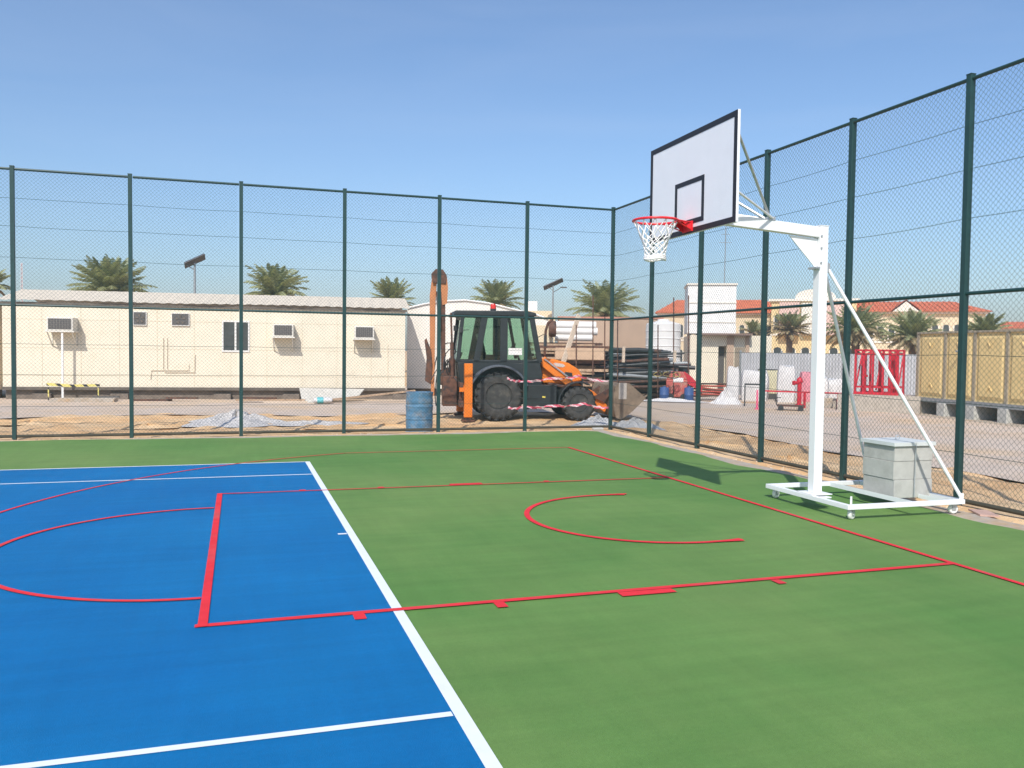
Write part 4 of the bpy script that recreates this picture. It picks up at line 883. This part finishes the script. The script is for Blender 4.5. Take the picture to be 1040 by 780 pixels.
for k in range(nP):
    x0, x1 = k*pw, (k+1)*pw
    q = MB(); panel(q, x0, x1, TZ0, TZ1, .088); xc = (x0+x1)/2
    for zc, sg in ((TZ1-.34, 1), (TZ0+.38, -1)):
        for dxx in (-.10, .10): q.bar((xc,.035,zc-sg*.07),(xc+dxx,.040,zc+sg*.07),.035,.02, up=(0,1,0))
    q.build('panel', mgrp, tk)
q = MB()
for k in range(nP+1): q.box((k*pw-.05,.045,TZ0),(k*pw+.05,.0895,TZ1))
q.box((-.05,.03,TZ1+.001),(TL+.05,TD+.05,TZ1+.06)); q.box((-.06,.04,TZ0),(-.001,TD,TZ1)); q.build('flange', mgrpflange, tk)
q = MB(); q.box((-.06,-.0,TZ0-.13),(TL+.05,.10,TZ0-.001)); q.box((-.06,TD-.1,TZ0-.13),(TL+.05,TD,TZ0-.001))
for k in range(nP*2+1): q.box((k*pw/2-.03,.101,TZ0-.12),(k*pw/2+.03,TD-.101,TZ0-.001))
q.build('steel_skid', mpole, g)
for k in range(nP+1): q = MB(); q.box((k*pw-.17,-.05,0),(k*pw+.17,TD,TZ0-.131)); q.build('block_pier', mblock, g, bevel=.01)
q = MB(); q.box((-1.0,-.5,.0),(TL+1,TD+.6,.02)); tag(q.build('plinth_slab', mconc, g))
q = MB(); a_ = at(968, 353, 24.4); p0_ = g0
q.lathe([(0,0),(.03,0),(.03,.18),(.05,.18),(.05,.22),(0,.22)], 8, (1.5*pw+.15,-.18,1.95), 'y'); q.build('outlet', mpole, g)
# concrete kerb blocks left of tank, with debris
for k, (u, d_) in enumerate(((838,28.8),(858,28.2),(879,27.6),(901,27.0))):
    p_ = gp(u, d_, -.1); q = MB(); q.box((-.38,0,0),(.38,.35,.34)); o = q.build('concrete_block', mconc, bevel=.02, loc=p_); o.rotation_euler = (0,0,R(-45+4*k)); tag(o, ('first','second','third','fourth')[k]+' low dusty concrete block counted from the white post towards the yellow tank', 'concrete block', 'low concrete blocks along the yard')
mblockwall2 = mat('dusty_wall_block', (.44,.39,.33), .9, var=.15, scale=5, bump=.5)
# red steel frame rack
g0 = gp(868, 27.5, .25); ang = facing(888, R(-14))
g = thing('steel_rack', 'bright red steel frame rack standing left of the yellow water tank', 'rack', (g0.x, g0.y, .50), ang)
Wk = 40*27.5/CF; Hk = 1.33
for i, x in enumerate((0, Wk*.2, Wk*.42, Wk*.66, Wk*.82, Wk)):
    for y in (0, .8): q = MB(); q.box((x-.03,y-.03,0),(x+.03,y+.03,Hk+.05)); q.build('upright', mredp, g)
for z in (.0, .16, Hk-.12, Hk):
    for y in (0, .8): q = MB(); q.box((0,y-.03,z),(Wk,y+.03,z+.06)) if z not in (0,) else q.box((-.03,y-.05,z-.05),(Wk+.03,y+.05,z+.03)); q.build('rail', mredp, g)
for x in (0, Wk*.5, Wk): q = MB(); q.bar((x,.03,.1),(x,.77,Hk-.05),.04,.04); q.build('brace', mredp, g)
for x in (.14, .62, 1.0): q = MB(); q.box((x,.35,.03),(x+.09,.45,Hk-.1)); q.lathe([(0,0),(.10,0),(.10,.06),(0,.06)], 12, (x+.05,.40,.5)); q.build('valve_pipe', mredp, g)
for k, z in enumerate((-.22,)): q = MB(); q.box((-.5,-.15,-.62),(Wk+.7,1.0,-.055)); q.build('plinth', mblockwall2, g)
# long red rail on feet
pa, pb = gp(772, 29, .45), gp(930, 27.2, .42)
g = thing('red_rail', 'long thin red steel rail lying on supports before the sacks', 'rail', pa); 
q = MB(); q.bar((0,0,0), pb-pa, .05, .05); q.build('bar', mredp, g)
for t in (.02, .3, .52, .8, .98): p_ = (pb-pa)*t; q = MB(); q.box((p_.x-.03,p_.y-.03,-.55),(p_.x+.03,p_.y+.03,p_.z-.026)); q.build('foot', mredp, g)
# sacks, drums and cabinets
def sack(u, d, w_, h_, label, m=mcloth, rot=0, cat='sack', grp='white bulk sacks in the yard', z=-.1):
    p_ = gp(u, d, z); n = 14; nz = 10; rd = random.Random(int(u)); vs = []; ph = rd.uniform(0, 6)
    for j in range(nz+1):
        t = j/nz; sc = 1+.10*math.sin(math.pi*t)-.10*max(0, t-.85)/.15
        for i in range(4*n):
            a = 2*math.pi*i/(4*n); ca, sa = math.cos(a), math.sin(a); k_ = 1/max(abs(ca), abs(sa))**.75
            r_ = w_/2*k_*sc*(1+.03*math.sin(5*a+ph+3*t)+.025*math.sin(11*a+ph*2-7*t)); vs.append((r_*ca, r_*sa, h_*t+.03*math.sin(3*a+ph)*t))
    q = MB(); N = 4*n; q.add(vs, [(j*N+i, j*N+(i+1) % N, (j+1)*N+(i+1) % N, (j+1)*N+i) for j in range(nz) for i in range(N)]+[tuple(range(nz*N, (nz+1)*N)), tuple(range(N))[::-1]])
    o = q.build('bulk_sack', m, loc=p_, smooth=True); o.rotation_euler = (0,0,facing(u, rot)); tag(o, label, cat, grp); return o
sack(744, 31, .40, 1.32, 'tall white bulk sack in front of the cream building door')
sack(766, 33, .95, 1.15, 'wide white bulk sack right of the tall one, behind a small black frame')
sack(798, 32, .60, 1.36, 'narrow tall white bulk sack before the grey sheet fence')
sack(829, 33, .80, .95, 'pale bulk sack half hidden behind the white stand post')
sack(843, 33.5, .8, .85, 'pale bulk sack just right of the white stand post', rot=.3)
q = MB(); d = 34; q.box((-.30,-.3,0),(.30,.3,.95)); g = q.build('cabinet', mat('cream_cabinet', (.70,.64,.42), .6), bevel=.03, loc=gp(780, d, .12)); tag(g, 'cream box cabinet with dark base between the white sacks', 'cabinet')
q = MB(); q.box((-.32,-.32,-.2),(.32,.32,-.001)); q.build('base', mgrille, g); q = MB(); q.box((-.31,-.31,.951),(.31,.31,.98)); q.build('top_edge', mgrille, g)
# draped white sheet by the tall sack
def heap(name, m, label, cat, u, d, rx, ry, h_, seed, rough=.25, z=-.1, kind=None, grp=None):
    p_ = gp(u, d, z); n, k_ = 34, 12; rd = np.random.default_rng(seed); ph = rd.uniform(0, 6, 6); vs = []; 
    for j in range(k_+1):
        t = j/k_
        for i in range(n):
            a = 2*math.pi*i/n; r_ = t*(1+.18*math.sin(2*a+ph[0])+.12*math.sin(5*a+ph[1])+.05*math.sin(9*a+ph[2]))
            hh = h_*(1-t)**.9*(1+rough*math.sin(4*a+ph[3]+t*5)+rough*.8*math.sin(7*a+ph[4]-t*9)+rough*.5*math.sin(13*a+t*17))
            vs.append((rx*r_*math.cos(a), ry*r_*math.sin(a), max(0, hh)))
    q = MB(); q.add(vs, [(j*n+i, j*n+(i+1) % n, (j+1)*n+(i+1) % n, (j+1)*n+i) for j in range(k_) for i in range(n)])
    o = q.build(name, m, loc=p_, smooth=False); o.rotation_euler = (0,0,facing(u)); tag(o, label, cat, grp, kind); return o
heap('plastic_sheet', mcloth, 'crumpled white sheet at the foot of the tall bulk sack', 'sheet', 737, 30.4, .62, .45, .42, 5)
heap('plastic_sheet', mcloth, 'crumpled white sheet under the red machine and blue drums', 'sheet', 682, 30.9, 1.3, .3, .10, 6, z=-.06)
heap('rubble_heap', mgravel, 'low heap of pale grey gravel on the sand behind the fence, left of centre', 'heap', 240, 20.2, 1.3, 1.0, .24, 9, .22, z=-.09)
heap('gravel_spread', mgravel, 'flat spread of grey rubble right of the pale gravel heap', 'heap', 318, 20.2, 1.1, .6, .06, 12, .4, z=-.09)
heap('grey_sheet', mtarp, 'grey dusty sheet bunched on the sand outside the fence corner', 'sheet', 607, 20.6, .75, .35, .20, 14, .25, z=-.09)
heap('grey_sheet', mtarp, 'long grey sheet trailing along the right fence just past the corner', 'sheet', 645, 19.9, .8, .35, .20, 15, .25, z=-.09)
for k, (u, d_, rx, ry, h_) in enumerate(((30,19.5,1.2,.4,.06),(150,19.0,1.0,.4,.06),(390,19.5,1.4,.5,.07),(470,18.3,1.0,.4,.06),(560,18.4,1.1,.4,.06),(720,16.5,1.0,.7,.08),(800,14.2,.7,.9,.08))):
    heap('sand_mound', msand, ('low sand mound behind the leftmost fence posts','low sand mound below the left exhaust fan, behind the fence','low sand mound between the cabin and the blue drum','low sand mound under the rear of the backhoe','low sand mound under the front of the backhoe','sand mound outside the right fence before the red pipe pile','sand mound outside the right fence, left of the stand post')[k], 'sand mound', u, d_, rx, ry, h_, 30+k, .3, z=-.1, grp='sand mounds outside the fence')
# pink cloth and hydrant
sack(819, 32.5, .52, 1.12, 'faded pink cloth draped over goods left of the white stand post', mpinkcloth, .2, 'cloth', None)
g0 = gp(811.5, 30, -.1); g = thing('hydrant', 'red hydrant standpipe behind the red rail, left of the white stand post', 'hydrant', g0)
q = MB(); q.lathe([(.13,0),(.13,.05),(.075,.06),(.075,.80),(.11,.82),(.11,.88),(.09,.95),(0,1.02)], 14); q.build('body', mredp, g, smooth=True)
q = MB(); q.lathe([(.06,0),(.06,-.20),(.08,-.20),(.08,-.26),(0,-.26)], 12, (0,0,.80), 'x'); q.build('outlet', mredp, g)
# small black frame table
g0 = gp(763, 29, -.1); g = thing('metal_frame', 'small black open metal frame standing in front of the wide bulk sack', 'frame', g0, facing(763))
for x in (-.22, .28):
    for y in (0, .4): q = MB(); q.box((x-.02,y-.02,0),(x+.02,y+.02,.74)); q.build('leg', mblackpipe, g)
q = MB(); q.box((-.24,-.02,.741),(.30,.02,.78)); q.box((-.24,.38,.741),(.30,.42,.78)); q.build('top_rail', mblackpipe, g)
# pink bollard
p_ = gp(768.8, 27.5, -.1); q = MB(); q.lathe([(.09,0),(.09,.03),(.035,.05),(.03,.62),(0,.66)], 12); o = q.build('marker_post', mat('pink_plastic', (.72,.12,.22), .5), loc=p_, smooth=True); tag(o, 'slim pink marker post standing on the yard edge beside a fence post', 'post')
# trolley pieces under the red rail
g0 = gp(803, 27, -.1); g = thing('hand_trolley', 'low dark metal trolley with loose scrap, under the red rail', 'trolley', g0, facing(803))
q = MB(); q.box((-.42,0,.14),(.42,.5,.18)); q.build('deck', mrust, g); q = MB(); q.tube([(-.42,.0,.17),(-.48,.0,.42),(-.30,.0,.42)], .02, 6); q.build('handle', mblackpipe, g)
for x in (-.3, .3): q = MB(); q.lathe([(0,-.03),(.09,-.03),(.09,.03),(0,.03)], 12, (x,-.04,.0901), 'y'); q.build('wheel', mblackpipe, g)
mdullred = mat('dull_red_paint', (.42,.075,.05), .7, var=.3)
# red machine with blue drums
g0 = gp(687, 31.6, -.1); g = thing('compressor', 'red site machine with a white plate, between two blue drums', 'machine', g0, facing(687)); g.scale = (1.3, 1.3, 1.3)
q = MB(); q.box((-.30,0,.12),(.30,.6,.62)); q.prism([(-.30,.62),(.30,.62),(.20,.84),(-.16,.86)], .02, .58, 'y'); q.build('body', mat('faded_red', (.50,.11,.09), .6, var=.2, c2=(.45,.25,.18), c2scale=5), g, bevel=.03)
q = MB(); q.box((-.10,-.012,.55),(.18,-.001,.68)); q.build('plate', mwhitep, g)
q = MB(); q.prism([(.15,.60),(.42,.45),(.70,.28),(.72,.40),(.40,.72),(.2,.86)], .1, .35, 'y'); q.build('chute', mredp, g)
for x in (-.2, .22): q = MB(); q.lathe([(0,-.04),(.12,-.04),(.12,.04),(0,.04)], 14, (x,-.05,.12), 'y'); q.build('wheel', mblackpipe, g)
for u, lab in ((674.5, 'blue plastic drum left of the red machine'), (699.5, 'blue plastic drum right of the red machine')):
    q = MB(); q.lathe([(0,0),(.13,0),(.14,.02),(.14,.14),(.147,.15),(.14,.16),(.14,.30),(.13,.33),(.05,.33),(.05,.36),(0,.36)], 18); o = q.build('plastic_drum', mbluep, loc=gp(u, 31.3, -.06), smooth=True); o.scale = (1.25, 1.25, 1.5); tag(o, lab, 'drum', 'blue drums beside the red machine')
# red pipe pile
for k in range(11):
    stack_obj('red_pipe', mdullred if k % 3 else mrust, ('thin red pipe in the low pile right of the red machine' if k % 3 else 'thin rusty pipe in the low red pile right of the red machine'), 'pipe', 717+random.uniform(-3,5), 402-2.0*(k % 7), 31.6+.15*k, random.uniform(1.4,2.1), .034, R(-22)+random.uniform(-.1,.1), 'thin red pipes in a low pile', random.uniform(-.10,.02))
stack_obj('beam', mwood, 'long grey timber lying flat along the yard edge before the red machine', 'beam', 702, 408.6, 31.2, 5.2, 0, R(-18), None, 0, (.14,.09))
# solar street lamps
def solar(u, d, vt, ang, tilt, label, head=True, hl=.52):
    s = d/CF; z = 1.8+(hz(u)-vt)*s; g0 = gp(u, d, -.1); g = thing('solar_street_lamp', label, 'street lamp', g0, facing(u, ang))
    q = MB(); q.tube([(0,0,0),(0,0,z-.1)], [.08,.05], 10); q.build('pole', mpole, g, smooth=True)
    c, sn = math.cos(tilt), math.sin(tilt); q = MB(); q.T = Matrix.Translation((0,0,z))@Matrix.Rotation(-tilt, 4, 'Y')@Matrix.Rotation(R(-28), 4, 'X')
    q.box((-hl,-.24,0),(hl,.24,.04)); pn = q.build('solar_panel', msolar, g)
    q = MB(); q.T = Matrix.Translation((0,0,z))@Matrix.Rotation(-tilt, 4, 'Y')@Matrix.Rotation(R(-28), 4, 'X'); q.box((-hl-.02,-.26,-.04),(hl+.02,.26,-.001)); q.build('panel_back', mat('slate_panel_back', (.07,.075,.085), .6), pn)
    q = MB(); q.tube([(0,0,z-.45),(-.4,0,z-.22)], .025, 6); q.build('strut', mpole, g)
    if head: q = MB(); q.tube([(0,0,z-.6),(.55,-.1,z-.25)], .025, 6); q.box((.5,-.22,z-.28),(.95,.02,z-.2)); q.build('lamp_head', mgrille, g)
solar(198, 42, 266, R(10), R(28), 'solar street lamp with dark tilted panel above the cabin roof at left', head=False)
solar(560.5, 60, 289, R(5), R(25), 'solar street lamp with panel and lamp head, right of the backhoe cab', hl=.72)
# lattice mast
d = 90; s = d/CF; g0 = gp(23, d, -.1); hm = 1.8+(hz(23)-268)*s; g = thing('lattice_mast', 'thin red and white lattice mast far behind the cabin at the left edge', 'mast', g0)
for sx, sy in ((-.15,-.1),(.15,-.1),(0,.16)): q = MB(); q.tube([(sx,sy,0),(sx*.4,sy*.4,hm)], .022, 5); q.build('mast_leg', mwhitep, g)
q = MB()
for k in range(24): z = hm*k/24; f = 1-.6*k/24; q.tube([(-.15*f,-.1*f,z),(.15*f,-.1*f,z+hm/24)], .012, 4); q.tube([(.15*f,-.1*f,z),(0,.16*f,z+hm/24)], .012, 4)
q.build('lattice', mredp, g)
# board, bag and planks in front of the cabin
q = MB(); a_ = at(303, 405, 24.6); q.T = Matrix.Identity(4)
P = [at(304,394,28.9), at(370,395,29.5), gp(364,29.0,.10), gp(318,28.1,-.07), gp(307,28.1,-.07)]
n0 = Vector((0,0,.03)); q.add(P+[p-n0 for p in P], [(0,1,2,3,4),(9,8,7,6,5)]+[(i,(i+1) % 5,(i+1) % 5+5,i+5) for i in range(5)]); o = q.build('panel_board', mat('pale_board', (.55,.52,.46), .7)); tag(o, 'large pale board lying tilted before the cabin, under the middle air conditioners', 'board')
g0 = gp(328, 27.7, .02); q = MB(); vs = []
q = MB(); q.lathe([(0,-.32),(.10,-.30),(.14,-.15),(.15,.1),(.11,.28),(0,.32)], 14, (0,0,0), 'x'); o = q.build('cement_bag', mcloth, loc=g0, smooth=True); o.scale = (1, 1.3, .72); tag(o, 'white bag with cyan print lying on the pale board', 'bag')
q = MB(); q.lathe([(.001,-.20),(.135,-.195),(.146,-.15),(.152,.0),(.001,.001)], 14, (0,0,0), 'x'); q.build('print', mstop, o, smooth=True)
stack_obj('plank', mwood, 'long brown plank leaning from the pale board towards the cabin end', 'plank', 377, 401.5, 28.6, 3.0, 0, R(2), None, .10, (.2,.05))
for k, (u, v, L_, m_) in enumerate(((275,405,2.2,mwood),(290,407,1.4,mpalewood),(262,403,1.2,mrust),(155,405,1.2,mrust),(185,403,1.0,mrust),(108,402,.8,mgrille))):
    stack_obj('scrap_plank', m_, ('longest brown scrap plank','pale scrap plank','short rusty scrap strip','rusty strip below the left exhaust fan','small rusty strip below the wall water pipes','small dark scrap piece')[k]+' at the foot of the long cabin', 'plank', u, v+1.2, 28.0, L_, 0, fang+random.uniform(-.12,.12), 'scrap planks at the cabin foot', 0, (.16,.05))
# concrete edge strips at the cabin foot
q = MB(); p_ = gp(50, 26.8, -.095); q.box((0,0,0),(1.9,.5,.12)); o = q.build('concrete_slab', mconc, loc=p_, bevel=.01); o.rotation_euler = (0,0,fang); tag(o, 'low concrete slab in the dust before the left air conditioner', 'slab')
# tile and bits in the sand strip on the right
p_ = gp(1012, 9.75, 0); q = MB(); q.box((-.17,-.10,0),(.17,.10,.018)); o = q.build('broken_tile', mat('pinkish_tile', (.50,.33,.27), .8), loc=(2.13, -.78, -.005)); o.rotation_euler = (.04,0,1.1); tag(o, 'pinkish flat tile lying on the sand strip by the right fence', 'tile')
q = MB(); q.box((-.12,-.06,0),(.12,.06,.05)); o = q.build('mortar_lump', mblock, loc=(1.95, 9.22, -.01), bevel=.015); tag(o, 'grey mortar lump at the fence corner', 'rubble')
# fine stones scattered on the sand: one mass
rd = random.Random(4); q = MB()
for i in range(1500):
    t = rd.random()
    if t < .25: x, y = rd.uniform(-11, 2.3), rd.uniform(9.15, 9.5)
    elif t < .5: x, y = rd.uniform(2.05, 2.35), rd.uniform(-4, 9.4)
    elif t < .8: x, y = rd.uniform(-12, 4), rd.uniform(9.6, 15)
    else: x, y = rd.uniform(2.45, 4.8), rd.uniform(-3, 11)
    r_ = rd.uniform(.006, .03); z = float(sand_h(np.array(x), np.array(y)))
    P = [(x+r_*rd.uniform(.6,1.2)*cx_, y+r_*rd.uniform(.6,1.2)*cy_, z+r_*cz_*.7) for cx_, cy_, cz_ in ((1,0,0),(0,1,0),(-1,0,0),(0,-1,0),(0,0,1),(0,0,-1))]
    q.add(P, [(0,1,4),(1,2,4),(2,3,4),(3,0,4),(1,0,5),(2,1,5),(3,2,5),(0,3,5)])
tag(q.build('stones', mat('pale_stones', (.50,.38,.26), .9, var=.4, scale=3)), kind='stuff')

# ------------------------------------------------------------------ thin desert haze in the air
q = MB(); q.box((-170, -40, -1.2), (190, 190, 14)); hz_m = bpy.data.materials.new('haze'); hz_m.use_nodes = True
n_ = hz_m.node_tree.nodes; n_.remove(n_['Principled BSDF']); pv = n_.new('ShaderNodeVolumePrincipled')
pv.inputs['Color'].default_value = (.86,.88,.97,1); pv.inputs['Density'].default_value = .0011; pv.inputs['Anisotropy'].default_value = .2
hz_m.node_tree.links.new(pv.outputs[0], n_['Material Output'].inputs['Volume'])
tag(q.build('haze', hz_m), kind='stuff')
